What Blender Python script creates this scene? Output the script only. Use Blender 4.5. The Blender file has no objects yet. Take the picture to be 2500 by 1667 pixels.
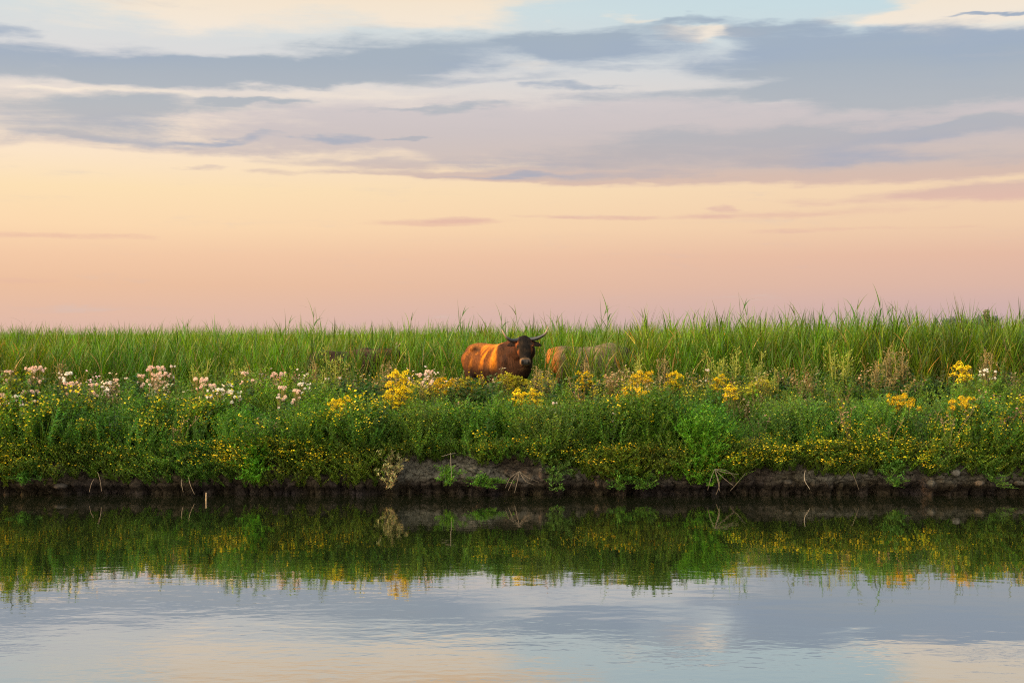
import bpy, bmesh, math, random
import numpy as np
from mathutils import Vector, Matrix

R = math.radians
random.seed(7)
rng = np.random.default_rng(11)
scene = bpy.context.scene
COL = scene.collection

# ------------------------------------------------------------------ camera
FPX, CX, HY, CAMH = 3472.0, 1250.0, 817.0, 2.4
cam_d = bpy.data.cameras.new('camera')
cam_d.lens = 50.0
cam_d.sensor_width = 36.0
cam_d.clip_start = 0.1
cam_d.clip_end = 20000
cam = bpy.data.objects.new('camera', cam_d)
COL.objects.link(cam)
cam.location = (0, 0, CAMH)
cam.rotation_euler = (R(90 - 0.272), 0, 0)
scene.camera = cam

def X(px, d): return (px - CX) / FPX * d
def Z(py, d): return CAMH - (py - HY) / FPX * d

# ------------------------------------------------------------------ view
scene.render.engine = 'CYCLES'
scene.view_settings.view_transform = 'Standard'
scene.view_settings.look = 'None'
scene.view_settings.exposure = 0.8
scene.view_settings.gamma = 1.0
scene.view_settings.use_curve_mapping = False
try:
    scene.cycles.max_bounces = 7
    scene.cycles.transparent_max_bounces = 4
    scene.cycles.use_denoising = False
    scene.cycles.filter_width = 1.15
except Exception:
    pass

# ------------------------------------------------------------------ sun
SUN_EL, SUN_AZ = R(10.0), R(-97.0)       # azimuth from +Y towards +X
S = Vector((math.sin(SUN_AZ) * math.cos(SUN_EL), math.cos(SUN_AZ) * math.cos(SUN_EL), math.sin(SUN_EL)))
sun_d = bpy.data.lights.new('sun', 'SUN')
sun_d.energy = 5.0
sun_d.angle = R(0.6)
sun_d.color = (1.0, 0.56, 0.22)
sun = bpy.data.objects.new('sun', sun_d)
COL.objects.link(sun)
sun.rotation_euler = S.to_track_quat('Z', 'Y').to_euler()
sun.location = S * 60

# ------------------------------------------------------------------ sky
world = bpy.data.worlds.new('World')
scene.world = world
world.use_nodes = True
WN, WL = world.node_tree.nodes, world.node_tree.links
WN.clear()

def lin(r, g, b):
    f = lambda c: (c / 255 / 12.92) if c / 255 <= 0.04045 else ((c / 255 + 0.055) / 1.055) ** 2.4
    return (f(r), f(g), f(b), 1.0)

def wmath(op, a, b=None, c=None, clamp=False):
    n = WN.new('ShaderNodeMath'); n.operation = op; n.use_clamp = clamp
    for i, v in enumerate((a, b, c)):
        if v is None: continue
        if isinstance(v, (int, float)): n.inputs[i].default_value = v
        else: WL.new(v, n.inputs[i])
    return n.outputs[0]

def wramp(val, stops):
    n = WN.new('ShaderNodeValToRGB'); e = n.color_ramp.elements
    while len(e) > 1: e.remove(e[-1])
    e[0].position, e[0].color = stops[0]
    for p, c in stops[1:]:
        x = e.new(p); x.color = c
    WL.new(val, n.inputs[0])
    return n.outputs[0]

def wmix(f, a, b):
    n = WN.new('ShaderNodeMix'); n.data_type = 'RGBA'; n.clamp_factor = True
    for v, s in ((f, n.inputs[0]), (a, n.inputs[6]), (b, n.inputs[7])):
        if isinstance(v, (int, float)): s.default_value = v
        elif isinstance(v, tuple): s.default_value = v
        else: WL.new(v, s)
    return n.outputs[2]

def smooth(v, lo, hi):
    n = WN.new('ShaderNodeMapRange'); n.interpolation_type = 'SMOOTHSTEP'
    WL.new(v, n.inputs[0]); n.inputs[1].default_value = lo; n.inputs[2].default_value = hi
    return n.outputs[0]

tc = WN.new('ShaderNodeTexCoord')
sx = WN.new('ShaderNodeSeparateXYZ'); WL.new(tc.outputs['Generated'], sx.inputs[0])
dx, dy, dz = sx.outputs
AZ = wmath('ARCTAN2', dx, dy)
hl = wmath('MAXIMUM', wmath('SQRT', wmath('ADD', wmath('MULTIPLY', dx, dx), wmath('MULTIPLY', dy, dy))), 0.02)
EV = wmath('DIVIDE', dz, hl)

def wnoise(sa, sv, off, detail=6.0, rough=0.55, dist=0.0):
    c = WN.new('ShaderNodeCombineXYZ')
    WL.new(wmath('MULTIPLY', AZ, sa), c.inputs[0]); WL.new(wmath('MULTIPLY', EV, sv), c.inputs[1])
    c.inputs[2].default_value = off
    n = WN.new('ShaderNodeTexNoise')
    n.inputs['Scale'].default_value = 1.0; n.inputs['Detail'].default_value = detail
    n.inputs['Roughness'].default_value = rough; n.inputs['Distortion'].default_value = dist
    WL.new(c.outputs[0], n.inputs['Vector'])
    return n.outputs[0]

n1 = wnoise(9, 38, 1.3, 5)
n2 = wnoise(11, 44, 7.7, 5)
AZW = wmath('ADD', AZ, wmath('MULTIPLY', wmath('SUBTRACT', n1, 0.5), 0.16))
EVW = wmath('MULTIPLY_ADD', wmath('SUBTRACT', n2, 0.5), wmath('MULTIPLY_ADD', smooth(EV, 0.05, 0.16), 0.028, 0.008), EV)

def blob(px, py, rx, ry, w=1.0, slope=0.0):
    U = (px - CX) / FPX; a0 = math.atan(U); v0 = (HY - py) / FPX * math.cos(a0)
    ra, rv = rx / FPX, ry / FPX
    # a soft bump, flat along its length: (1 - 0.45 (du^4 + dv^2))^2
    du = wmath('MULTIPLY_ADD', AZW, 1 / ra, -a0 / ra)
    dv = wmath('MULTIPLY_ADD', EVW, 1 / rv, -v0 / rv)
    if slope: dv = wmath('MULTIPLY_ADD', du, -slope * ra / rv, dv)
    d2 = wmath('MULTIPLY', du, du)
    q = wmath('MULTIPLY_ADD', d2, d2, wmath('MULTIPLY', dv, dv))
    g = wmath('MULTIPLY_ADD', q, -0.45, 1.0, clamp=True)
    return wmath('MULTIPLY', g, g), w

def total(blobs):
    t = None
    for b in blobs:
        o, w = blob(*b)
        t = wmath('MULTIPLY', o, w) if t is None else wmath('MULTIPLY_ADD', o, w, t)
    return t

streak = wnoise(9, 95, 3.1, 9, 0.66, 0.5)
puff = wnoise(24, 90, 9.4, 9, 0.66, 0.4)
big = wnoise(3.0, 16, 5.0, 5, 0.5)

def layer(blobs, lo, hi, ks=1.0, kp=0.7):
    t = total(blobs)
    t = wmath('ADD', t, wmath('MULTIPLY', wmath('SUBTRACT', streak, 0.5), ks))
    t = wmath('ADD', t, wmath('MULTIPLY', wmath('SUBTRACT', puff, 0.5), kp))
    return smooth(t, lo, hi)

P = lambda py: min(0.999, max(0.0, (HY - py) / FPX * 2.0 + 0.02))       # ramp position of a height
evp = wmath('ADD', wmath('MULTIPLY', EV, 2.0), 0.02, clamp=True)
left = wramp(evp, [(0.0, lin(214, 178, 170)), (P(780), lin(227, 187, 167)), (P(700), lin(236, 192, 160)), (P(630), lin(244, 202, 167)),
                   (P(560), lin(252, 217, 176)), (P(470), lin(253, 225, 182)), (P(390), lin(252, 229, 200)), (P(300), lin(240, 222, 206)),
                   (P(160), lin(222, 219, 218)), (P(30), lin(214, 222, 222)), (P(-200), lin(190, 210, 222)), (0.98, lin(150, 180, 208))])
right = wramp(evp, [(0.0, lin(196, 170, 174)), (P(780), lin(202, 173, 174)), (P(700), lin(220, 182, 166)), (P(630), lin(229, 187, 164)),
                    (P(560), lin(239, 204, 172)), (P(470), lin(243, 213, 180)), (P(390), lin(236, 212, 185)), (P(300), lin(218, 208, 205)),
                    (P(160), lin(206, 214, 218)), (P(30), lin(196, 219, 226)), (P(-200), lin(180, 206, 222)), (0.98, lin(140, 174, 206))])
sky = wmix(smooth(AZ, -0.36, 0.42), left, right)

# cream, sun-lit upper cloud
cream = layer([(300, 20, 330, 50, .7), (760, 30, 420, 65, 1.0), (1120, 45, 170, 45, .7), (2420, 50, 230, 60, 1.2), (2200, 38, 200, 26, .7),
               (1800, 76, 190, 15, 1.3), (1580, 48, 60, 10, .6), (2440, 142, 90, 9, .8), (110, 223, 130, 9, 1.2), (390, 226, 180, 12, .9), (880, 222, 240, 14, .7),
               (1330, 160, 120, 8, .6), (880, -45, 620, 70, 1.2), (2420, -60, 260, 80, 1.4), (1900, 290, 260, 12, .5), (2250, 270, 240, 16, .6)], 0.15, 1.3, 1.3, 1.0)
creamc = wramp(evp, [(P(90), lin(249, 234, 216)), (P(10), lin(250, 230, 204)), (P(-50), lin(252, 212, 166))])
sky = wmix(wmath('MULTIPLY', cream, 0.85), sky, creamc)
# pale lavender veil
veil = layer([(1050, 290, 700, 75, .75), (1350, 330, 700, 90, .7), (1950, 350, 850, 85, 1.1), (1330, 428, 320, 17, .9), (1950, 424, 600, 24, 1.0), (800, 395, 260, 14, .75), (700, 418, 130, 10, .7), (1000, 420, 200, 9, .7), (2200, 290, 500, 140, .7),
              (1080, 543, 270, 11, .72, .01), (1130, 533, 120, 9, .5), (2300, 480, 360, 22, .75), (2430, 465, 210, 18, .7), (2000, 520, 380, 13, .62), (1600, 530, 160, 8, .5), (1775, 505, 60, 9, .8), (1420, 528, 110, 7, .5),
              (130, 577, 260, 11, .68), (60, 690, 140, 12, .4), (2080, 560, 320, 8, .5), (440, 408, 70, 7, .6), (250, 354, 420, 18, .6), (640, 345, 360, 26, .65)], 0.2, 1.15, 1.2, 0.9)
veilc = wramp(evp, [(P(560), lin(228, 182, 165)), (P(500), lin(222, 184, 172)), (P(440), lin(210, 184, 174)), (P(400), lin(202, 187, 184)), (P(330), lin(200, 191, 193)),
                    (P(260), lin(206, 198, 200)), (P(150), lin(208, 208, 210))])
sky = wmix(wmath('MULTIPLY', veil, 0.85), sky, veilc)
# grey-blue cloud banks
grey = layer([(2200, 185, 520, 120, .45), (250, 160, 650, 60, .3), (1900, 350, 700, 70, .3), (120, 150, 480, 42, 1.1), (640, 165, 420, 36, 1.1, .05), (1080, 130, 420, 46, 1.1, .05), (1480, 92, 260, 30, 1.0, .04), (1050, 190, 420, 13, .7, .03), (1500, 130, 240, 24, .7),
              (120, 290, 330, 48, 1.0), (430, 258, 300, 28, 1.0, .08), (640, 236, 150, 9, .9, .05), (40, 72, 110, 16, .9), (330, 335, 300, 14, .6),
              (2100, 100, 280, 34, 1.1, -.07), (2030, 145, 330, 34, 1.0), (2330, 180, 420, 66, 1.3), (1990, 60, 130, 18, .9), (1740, 50, 130, 12, .9), (2440, 40, 120, 6, 1.2), (2480, 110, 60, 30, .8),
              (1800, 222, 460, 26, .85, .04), (2250, 235, 350, 34, .9), (1080, 253, 190, 11, 1.0, .08), (1390, 205, 95, 11, 1.0), (1500, 160, 160, 10, .6), (2050, 330, 560, 24, 1.1), (1700, 385, 560, 32, .9), (2300, 395, 400, 16, .5), (1500, 430, 330, 9, .6),
              (830, 342, 90, 13, 1.1), (962, 340, 42, 6, 1.3), (570, 338, 150, 8, .8), (2440, 305, 150, 16, .6), (1210, 425, 190, 6, .7)], 0.05, 1.35, 1.3, 1.0)
greyc = wramp(evp, [(P(430), lin(190, 178, 178)), (P(340), lin(182, 181, 186)), (P(270), lin(176, 182, 189)), (P(160), lin(161, 174, 188)), (P(60), lin(158, 173, 188))])
greyd = wmix(smooth(big, 0.4, 0.6), greyc, wmix(0.5, greyc, lin(150, 168, 195)))
sky = wmix(wmath('MULTIPLY', grey, 0.9), sky, greyd)

nish = WN.new('ShaderNodeTexSky'); nish.sky_type = 'NISHITA'; nish.sun_disc = False
nish.sun_elevation = SUN_EL; nish.sun_rotation = SUN_AZ % (2 * math.pi)
bg1 = WN.new('ShaderNodeBackground'); 
# added fill: unseen sky above and behind the camera, made brighter and warmer
glow = smooth(wmath('ADD', wmath('MULTIPLY_ADD', dx, -0.46, wmath('MULTIPLY', dz, 0.62)), wmath('MULTIPLY', dy, -0.63)), 0.22, 0.92)
sky = wmix(wmath('MULTIPLY', glow, 0.7), sky, (1.0, 0.83, 0.52, 1.0))
WL.new(sky, bg1.inputs[0]); WL.new(wmath('MULTIPLY_ADD', glow, 2.7, 0.574), bg1.inputs[1])
bg2 = WN.new('ShaderNodeBackground'); WL.new(nish.outputs[0], bg2.inputs[0]); bg2.inputs[1].default_value = 0.15
mixs = WN.new('ShaderNodeMixShader')
WL.new(wmath('MULTIPLY', smooth(EV, 0.5, 2.0), wmath('SUBTRACT', 1.0, glow)), mixs.inputs[0]); WL.new(bg1.outputs[0], mixs.inputs[1]); WL.new(bg2.outputs[0], mixs.inputs[2])
wo = WN.new('ShaderNodeOutputWorld'); WL.new(mixs.outputs[0], wo.inputs[0])
world.cycles.sampling_method = 'MANUAL'
world.cycles.sample_map_resolution = 512

# ------------------------------------------------------------------ tagging helpers
def tag(o, label=None, cat=None, group=None, kind=None):
    if label: o['label'] = label
    if cat: o['category'] = cat
    if group: o['group'] = group
    if kind: o['kind'] = kind
    return o

def empty(name, loc, label, cat, group=None, rz=0.0, s=1.0):
    o = bpy.data.objects.new(name, None); COL.objects.link(o)
    o.empty_display_size = 0.1
    o.location = loc; o.rotation_euler = (0, 0, rz); o.scale = (s, s, s)
    return tag(o, label, cat, group)

def link(name, me, parent=None):
    o = bpy.data.objects.new(name, me); COL.objects.link(o)
    if parent: o.parent = parent
    return o

# ------------------------------------------------------------------ numeric noise
def _h(ix, iy, s):
    n = (ix.astype(np.int64) * 374761393 + iy.astype(np.int64) * 668265263 + s * 1442695041) & 0x7fffffff
    n = ((n ^ (n >> 13)) * 1274126177) & 0x7fffffff
    return ((n ^ (n >> 16)) & 0xffff) / 65535.0

def vnoise(x, y, s=0):
    x = np.asarray(x, float); y = np.asarray(y, float)
    x, y = np.broadcast_arrays(x, y)
    ix, iy = np.floor(x), np.floor(y); fx, fy = x - ix, y - iy
    fx = fx * fx * (3 - 2 * fx); fy = fy * fy * (3 - 2 * fy)
    a = _h(ix, iy, s); b = _h(ix + 1, iy, s); c = _h(ix, iy + 1, s); d = _h(ix + 1, iy + 1, s)
    return (a + (b - a) * fx) * (1 - fy) + (c + (d - c) * fx) * fy

def fbm(x, y, s=0, o=4):
    t, a, n = 0, 0.5, 0
    for k in range(o):
        t = t + a * vnoise(np.asarray(x) * 2 ** k, np.asarray(y) * 2 ** k, s + k * 17); n += a; a *= 0.5
    return t / n

def worley(x, y, s=0):
    x, y = np.broadcast_arrays(np.asarray(x, float), np.asarray(y, float))
    ix, iy = np.floor(x), np.floor(y)
    f1 = np.full(x.shape, 9.0); f2 = np.full(x.shape, 9.0); cid = np.zeros(x.shape)
    for i in (-1, 0, 1):
        for j in (-1, 0, 1):
            cx, cy = ix + i, iy + j
            d = np.hypot(cx + _h(cx, cy, s) - x, cy + _h(cx, cy, s + 5) - y)
            nearer = d < f1
            f2 = np.where(nearer, f1, np.minimum(f2, d))
            cid = np.where(nearer, _h(cx, cy, s + 9), cid)
            f1 = np.where(nearer, d, f1)
    return f1, f2, cid

def sstep(x, a, b):
    t = np.clip((x - a) / (b - a), 0, 1); return t * t * (3 - 2 * t)

# ------------------------------------------------------------------ materials
def new_mat(name):
    m = bpy.data.materials.new(name); m.use_nodes = True
    m.node_tree.nodes.clear()
    return m, m.node_tree.nodes, m.node_tree.links

def foliage_mat(name, transl=0.35, rough=0.55, spec=0.25):
    m, N, L = new_mat(name)
    at = N.new('ShaderNodeAttribute'); at.attribute_name = 'Col'
    p = N.new('ShaderNodeBsdfPrincipled'); p.inputs['Roughness'].default_value = rough
    p.inputs['Specular IOR Level'].default_value = spec
    t = N.new('ShaderNodeBsdfTranslucent')
    hs = N.new('ShaderNodeHueSaturation'); hs.inputs['Saturation'].default_value = 1.1; hs.inputs['Value'].default_value = 1.25
    L.new(at.outputs[0], p.inputs['Base Color']); L.new(at.outputs[0], hs.inputs['Color']); L.new(hs.outputs[0], t.inputs[0])
    mx = N.new('ShaderNodeMixShader'); mx.inputs[0].default_value = transl
    L.new(p.outputs[0], mx.inputs[1]); L.new(t.outputs[0], mx.inputs[2])
    o = N.new('ShaderNodeOutputMaterial'); L.new(mx.outputs[0], o.inputs[0])
    return m

M_LEAF = foliage_mat('leaf')
M_REED = foliage_mat('reed leaf', 0.42, 0.45, 0.35)
M_PETAL = foliage_mat('petal', 0.25, 0.7, 0.1)
M_DRY = foliage_mat('dry stalk', 0.1, 0.8, 0.1)

def attr_mat(name, rough=0.8, spec=0.2, bump=0.0, bscale=60, amount=0.25, stretch=(1, 1, 1)):
    m, N, L = new_mat(name)
    at = N.new('ShaderNodeAttribute'); at.attribute_name = 'Col'
    tcn = N.new('ShaderNodeTexCoord'); mp = N.new('ShaderNodeMapping'); mp.inputs['Scale'].default_value = stretch
    L.new(tcn.outputs['Object'], mp.inputs[0])
    nz = N.new('ShaderNodeTexNoise'); nz.inputs['Scale'].default_value = bscale; nz.inputs['Detail'].default_value = 5
    L.new(mp.outputs[0], nz.inputs['Vector'])
    mr = N.new('ShaderNodeMapRange'); mr.inputs[3].default_value = 1 - amount; mr.inputs[4].default_value = 1 + amount
    mr.inputs[1].default_value = 0.3; mr.inputs[2].default_value = 0.7
    L.new(nz.outputs[0], mr.inputs[0])
    mu = N.new('ShaderNodeVectorMath'); mu.operation = 'SCALE'
    L.new(at.outputs[0], mu.inputs[0]); L.new(mr.outputs[0], mu.inputs['Scale'])
    p = N.new('ShaderNodeBsdfPrincipled'); p.inputs['Roughness'].default_value = rough; p.inputs['Specular IOR Level'].default_value = spec
    L.new(mu.outputs[0], p.inputs['Base Color'])
    if bump:
        b = N.new('ShaderNodeBump'); b.inputs['Strength'].default_value = 0.8; b.inputs['Distance'].default_value = bump
        L.new(nz.outputs[0], b.inputs['Height']); L.new(b.outputs[0], p.inputs['Normal'])
    o = N.new('ShaderNodeOutputMaterial'); L.new(p.outputs[0], o.inputs[0])
    return m

M_HIDE = attr_mat('hide', 0.7, 0.06, 0.008, 45, 0.5, (1.0, 1.0, 0.35))
M_HORN = attr_mat('horn', 0.4, 0.5, 0.002, 60, 0.2)
M_CLOD = attr_mat('dry clay', 0.95, 0.05, 0.01, 30, 0.3)

def soil_mat():
    m, N, L = new_mat('bank soil')
    at = N.new('ShaderNodeAttribute'); at.attribute_name = 'Col'
    tcn = N.new('ShaderNodeTexCoord')
    nz = N.new('ShaderNodeTexNoise'); nz.inputs['Scale'].default_value = 14; nz.inputs['Detail'].default_value = 9; nz.inputs['Roughness'].default_value = 0.65
    vo = N.new('ShaderNodeTexVoronoi'); vo.feature = 'DISTANCE_TO_EDGE'; vo.inputs['Scale'].default_value = 11
    wv = N.new('ShaderNodeVectorMath'); wv.operation = 'ADD'
    nz2 = N.new('ShaderNodeTexNoise'); nz2.inputs['Scale'].default_value = 5
    sc = N.new('ShaderNodeVectorMath'); sc.operation = 'SCALE'; sc.inputs['Scale'].default_value = 0.12
    L.new(tcn.outputs['Object'], nz.inputs['Vector']); L.new(tcn.outputs['Object'], nz2.inputs['Vector'])
    L.new(nz2.outputs['Color'], sc.inputs[0]); L.new(sc.outputs[0], wv.inputs[0]); L.new(tcn.outputs['Object'], wv.inputs[1])
    L.new(wv.outputs[0], vo.inputs['Vector'])
    cr = N.new('ShaderNodeMapRange'); cr.inputs[1].default_value = 0.0; cr.inputs[2].default_value = 0.12; L.new(vo.outputs['Distance'], cr.inputs[0])
    mr = N.new('ShaderNodeMapRange'); mr.inputs[1].default_value = 0.3; mr.inputs[2].default_value = 0.72; mr.inputs[3].default_value = 0.45; mr.inputs[4].default_value = 1.6
    L.new(nz.outputs[0], mr.inputs[0])
    mu = N.new('ShaderNodeVectorMath'); mu.operation = 'SCALE'; L.new(at.outputs[0], mu.inputs[0]); L.new(mr.outputs[0], mu.inputs['Scale'])
    hgt = N.new('ShaderNodeMath'); hgt.operation = 'MULTIPLY_ADD'; L.new(cr.outputs[0], hgt.inputs[0]); hgt.inputs[1].default_value = 0.5; L.new(nz.outputs[0], hgt.inputs[2])
    b = N.new('ShaderNodeBump'); b.inputs['Strength'].default_value = 1.0; b.inputs['Distance'].default_value = 0.035
    L.new(hgt.outputs[0], b.inputs['Height'])
    p = N.new('ShaderNodeBsdfPrincipled'); p.inputs['Roughness'].default_value = 0.95; p.inputs['Specular IOR Level'].default_value = 0.1
    L.new(mu.outputs[0], p.inputs['Base Color']); L.new(b.outputs[0], p.inputs['Normal'])
    o = N.new('ShaderNodeOutputMaterial'); L.new(p.outputs[0], o.inputs[0])
    return m
M_SOIL = soil_mat()

def water_mat():
    m, N, L = new_mat('canal water')
    tcn = N.new('ShaderNodeTexCoord')
    def nz(scale, sx_, sy_, detail, off):
        mp = N.new('ShaderNodeMapping'); mp.inputs['Scale'].default_value = (sx_, sy_, 1); mp.inputs['Location'].default_value = (off, off * 2, 0)
        L.new(tcn.outputs['Object'], mp.inputs[0])
        n = N.new('ShaderNodeTexNoise'); n.inputs['Scale'].default_value = scale; n.inputs['Detail'].default_value = detail
        n.inputs['Roughness'].default_value = 0.5
        L.new(mp.outputs[0], n.inputs['Vector']); return n.outputs[0]
    a = nz(1.0, 0.9, 1.6, 2, 3.0)       # slow swell
    c = nz(1.0, 5.5, 9.0, 2, 8.0)       # small ripples
    patch = nz(1.0, 0.10, 0.35, 2, 1.0)
    pr = N.new('ShaderNodeMapRange'); pr.inputs[1].default_value = 0.38; pr.inputs[2].default_value = 0.62; pr.inputs[3].default_value = 0.25; pr.inputs[4].default_value = 1.0
    L.new(patch, pr.inputs[0])
    m1 = N.new('ShaderNodeMath'); m1.operation = 'MULTIPLY'; L.new(a, m1.inputs[0]); m1.inputs[1].default_value = 0.0026
    m2 = N.new('ShaderNodeMath'); m2.operation = 'MULTIPLY'; L.new(c, m2.inputs[0]); m2.inputs[1].default_value = 0.0010
    m3 = N.new('ShaderNodeMath'); m3.operation = 'MULTIPLY'; L.new(m2.outputs[0], m3.inputs[0]); L.new(pr.outputs[0], m3.inputs[1])
    ad = N.new('ShaderNodeMath'); ad.operation = 'ADD'; L.new(m1.outputs[0], ad.inputs[0]); L.new(m3.outputs[0], ad.inputs[1])
    b = N.new('ShaderNodeBump'); b.inputs['Strength'].default_value = 1.0; b.inputs['Distance'].default_value = 1.0
    L.new(ad.outputs[0], b.inputs['Height'])
    df = N.new('ShaderNodeBsdfDiffuse'); df.inputs[0].default_value = (0.010, 0.014, 0.006, 1)
    gl = N.new('ShaderNodeBsdfGlossy'); gl.inputs['Roughness'].default_value = 0.025; gl.inputs[0].default_value = (0.97, 0.955, 0.945, 1)
    L.new(b.outputs[0], gl.inputs['Normal'])
    lw = N.new('ShaderNodeLayerWeight'); lw.inputs[0].default_value = 0.5
    mr = N.new('ShaderNodeMapRange'); mr.inputs[1].default_value = 0.3; mr.inputs[2].default_value = 0.9; mr.inputs[3].default_value = 0.08; mr.inputs[4].default_value = 0.80
    L.new(lw.outputs['Facing'], mr.inputs[0])
    mx = N.new('ShaderNodeMixShader'); L.new(mr.outputs[0], mx.inputs[0]); L.new(df.outputs[0], mx.inputs[1]); L.new(gl.outputs[0], mx.inputs[2])
    o = N.new('ShaderNodeOutputMaterial'); L.new(mx.outputs[0], o.inputs[0])
    return m

# ------------------------------------------------------------------ mesh from arrays
def mesh_from(name, V, F, C, mat, smooth_shade=False):
    V = np.ascontiguousarray(V, np.float32); F = np.ascontiguousarray(F, np.int32)
    k = F.shape[1]
    me = bpy.data.meshes.new(name)
    me.vertices.add(len(V)); me.vertices.foreach_set('co', V.ravel())
    me.loops.add(F.size); me.loops.foreach_set('vertex_index', F.ravel())
    me.polygons.add(len(F))
    me.polygons.foreach_set('loop_start', np.arange(0, F.size, k, dtype=np.int32))
    me.polygons.foreach_set('loop_total', np.full(len(F), k, np.int32))
    me.update(calc_edges=True)
    if C is not None:
        a = me.attributes.new('Col', 'FLOAT_COLOR', 'POINT')
        rgba = np.ones((len(V), 4), np.float32); rgba[:, :3] = C
        a.data.foreach_set('color', rgba.ravel())
    me.polygons.foreach_set('use_smooth', np.full(len(F), smooth_shade))
    me.materials.append(mat)
    me.validate()
    return me

# ------------------------------------------------------------------ terrain
def edge_y(x): return 21.25 + (fbm(np.asarray(x) * 0.55, 0.3, 3) - 0.5) * 0.7 + (fbm(np.asarray(x) * 2.2, 4.3, 5, 3) - 0.5) * 0.5
def edge_z(x): return 0.52 + (fbm(np.asarray(x) * 0.8, 1.3, 8) - 0.5) * 0.22
def ground_z(x, y):
    x = np.asarray(x, float); y = np.asarray(y, float)
    t = np.clip((y - edge_y(x)) / 3.0, 0, 1)
    z = edge_z(x) * (1 - t) + 0.83 * t
    return z + (fbm(x * 1.1, y * 1.1, 20) - 0.5) * 0.12 * np.minimum(1, t * 4)

def build_terrain():
    xs = np.concatenate([[-3000, -1200, -500, -220, -120, -70, -45, -30, -22, -18, -15], np.arange(-13, 12.6, 0.03), [14, 17, 21, 28, 42, 70, 120, 220, 500, 1200, 3000]])
    nx = len(xs)
    ye, ze = edge_y(xs), edge_z(xs)
    rows = []
    for y, z in ((-3000, 0.75), (-400, 0.75), (-60, 0.75), (-12, 0.75), (-2, 0.72), (0.5, 0.7), (1.6, 0.45), (2.4, 0.0), (4, -0.9), (9, -1.4), (16, -1.4), (20, -0.9)):
        rows.append((np.full(nx, float(y)), np.full(nx, float(z)), None))
    fz = np.linspace(-0.35, 1.0, 58)
    for t in fz:
        z = np.where(t < 0, t, t * ze)
        y = ye + 0.20 * (1 - sstep(z, 0.04, 0.17)) + 0.30 * sstep(z, 0.22, 0.62)
        f1, f2, cid = worley(xs * 7.5, z * 9.0, 31)
        g1, g2, gid = worley(xs * 6.5 + 0.6 * z, z * 1.5, 37)
        low = 1 - sstep(z, 0.12, 0.26)
        blk = (cid - 0.5) * 0.08 - 0.06 * (1 - sstep(f2 - f1, 0.0, 0.22))
        col = (gid - 0.5) * 0.16 - 0.12 * (1 - sstep(g2 - g1, 0.0, 0.25))
        y = y - (blk * (1 - low) + col * low) + (fbm(xs * 9, z * 9, 44) - 0.5) * 0.08
        rows.append((y, z + (fbm(xs * 5, z * 7, 51) - 0.5) * 0.03, t))
    for d in (0.36, 0.45, 0.6, 0.8, 1.05, 1.4, 1.8, 2.3, 2.9, 3.6, 4.4, 5.4, 6.6, 8, 10, 13, 17, 24, 40, 80, 200, 600, 3000, 9000):
        y = ye * max(0.0, 1 - d / 40) + 21.25 * (1 - max(0.0, 1 - d / 40)) + d
        rows.append((y, ground_z(xs, y) if d < 60 else np.full(nx, 0.83), None))
    nr = len(rows)
    V = np.zeros((nr, nx, 3)); C = np.zeros((nr, nx, 3))
    for i, (y, z, t) in enumerate(rows):
        V[i, :, 0] = xs; V[i, :, 1] = y; V[i, :, 2] = z
        if t is None:
            C[i] = (0.06, 0.11, 0.014) if y.mean() > 35 else ((0.03, 0.026, 0.018))
        else:
            px = CX + xs / 21.3 * FPX
            crust = np.clip(sstep(px, 930, 980) * (1 - sstep(px, 1560, 1700)) + 0.8 * sstep(px, 1780, 1900), 0, 1)
            crust = (0.10 + crust) * sstep(z, 0.14, 0.30) * (0.35 + 0.9 * fbm(xs * 2.6, z * 5, 61)) * sstep(fbm(xs * 1.2, z * 1.7, 66), 0.30, 0.55)
            crust = np.clip(crust, 0, 1)[:, None]
            brown = np.stack([0.016 + 0.022 * fbm(xs * 3, z * 3, 71), 0.013 + 0.016 * fbm(xs * 3, z * 3, 71), 0.011 + 0.010 * fbm(xs * 3, z * 3, 72)], 1)
            C[i] = brown * (1 - crust) + np.array([0.062, 0.058, 0.048]) * crust
    idx = np.arange(nr * nx).reshape(nr, nx)
    F = np.stack([idx[:-1, :-1], idx[:-1, 1:], idx[1:, 1:], idx[1:, :-1]], -1).reshape(-1, 4)
    o = link('ground', mesh_from('ground', V.reshape(-1, 3), F, C.reshape(-1, 3), M_SOIL, True))
    tag(o, kind='structure')
build_terrain()

me = bpy.data.meshes.new('water')
me.from_pydata([(-400, 1.2, 0), (400, 1.2, 0), (400, 22.4, 0), (-400, 22.4, 0)], [], [(0, 1, 2, 3)])
me.materials.append(water_mat())
tag(link('water', me), kind='structure')

# ------------------------------------------------------------------ plant primitives (templates = V, F, C arrays)
class Tpl:
    def __init__(s): s.V, s.F, s.C, s.n = [], [], [], 0
    def add(s, v, f, c):
        v = np.asarray(v, float); f = np.asarray(f, int)
        s.V.append(v); s.F.append(f + s.n); s.n += len(v)
        c = np.asarray(c, float); s.C.append(np.broadcast_to(c, (len(v), 3)).copy())
    def done(s): return np.concatenate(s.V), np.concatenate(s.F), np.concatenate(s.C)

def unit(v): v = np.asarray(v, float); return v / (np.linalg.norm(v) + 1e-9)

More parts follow.
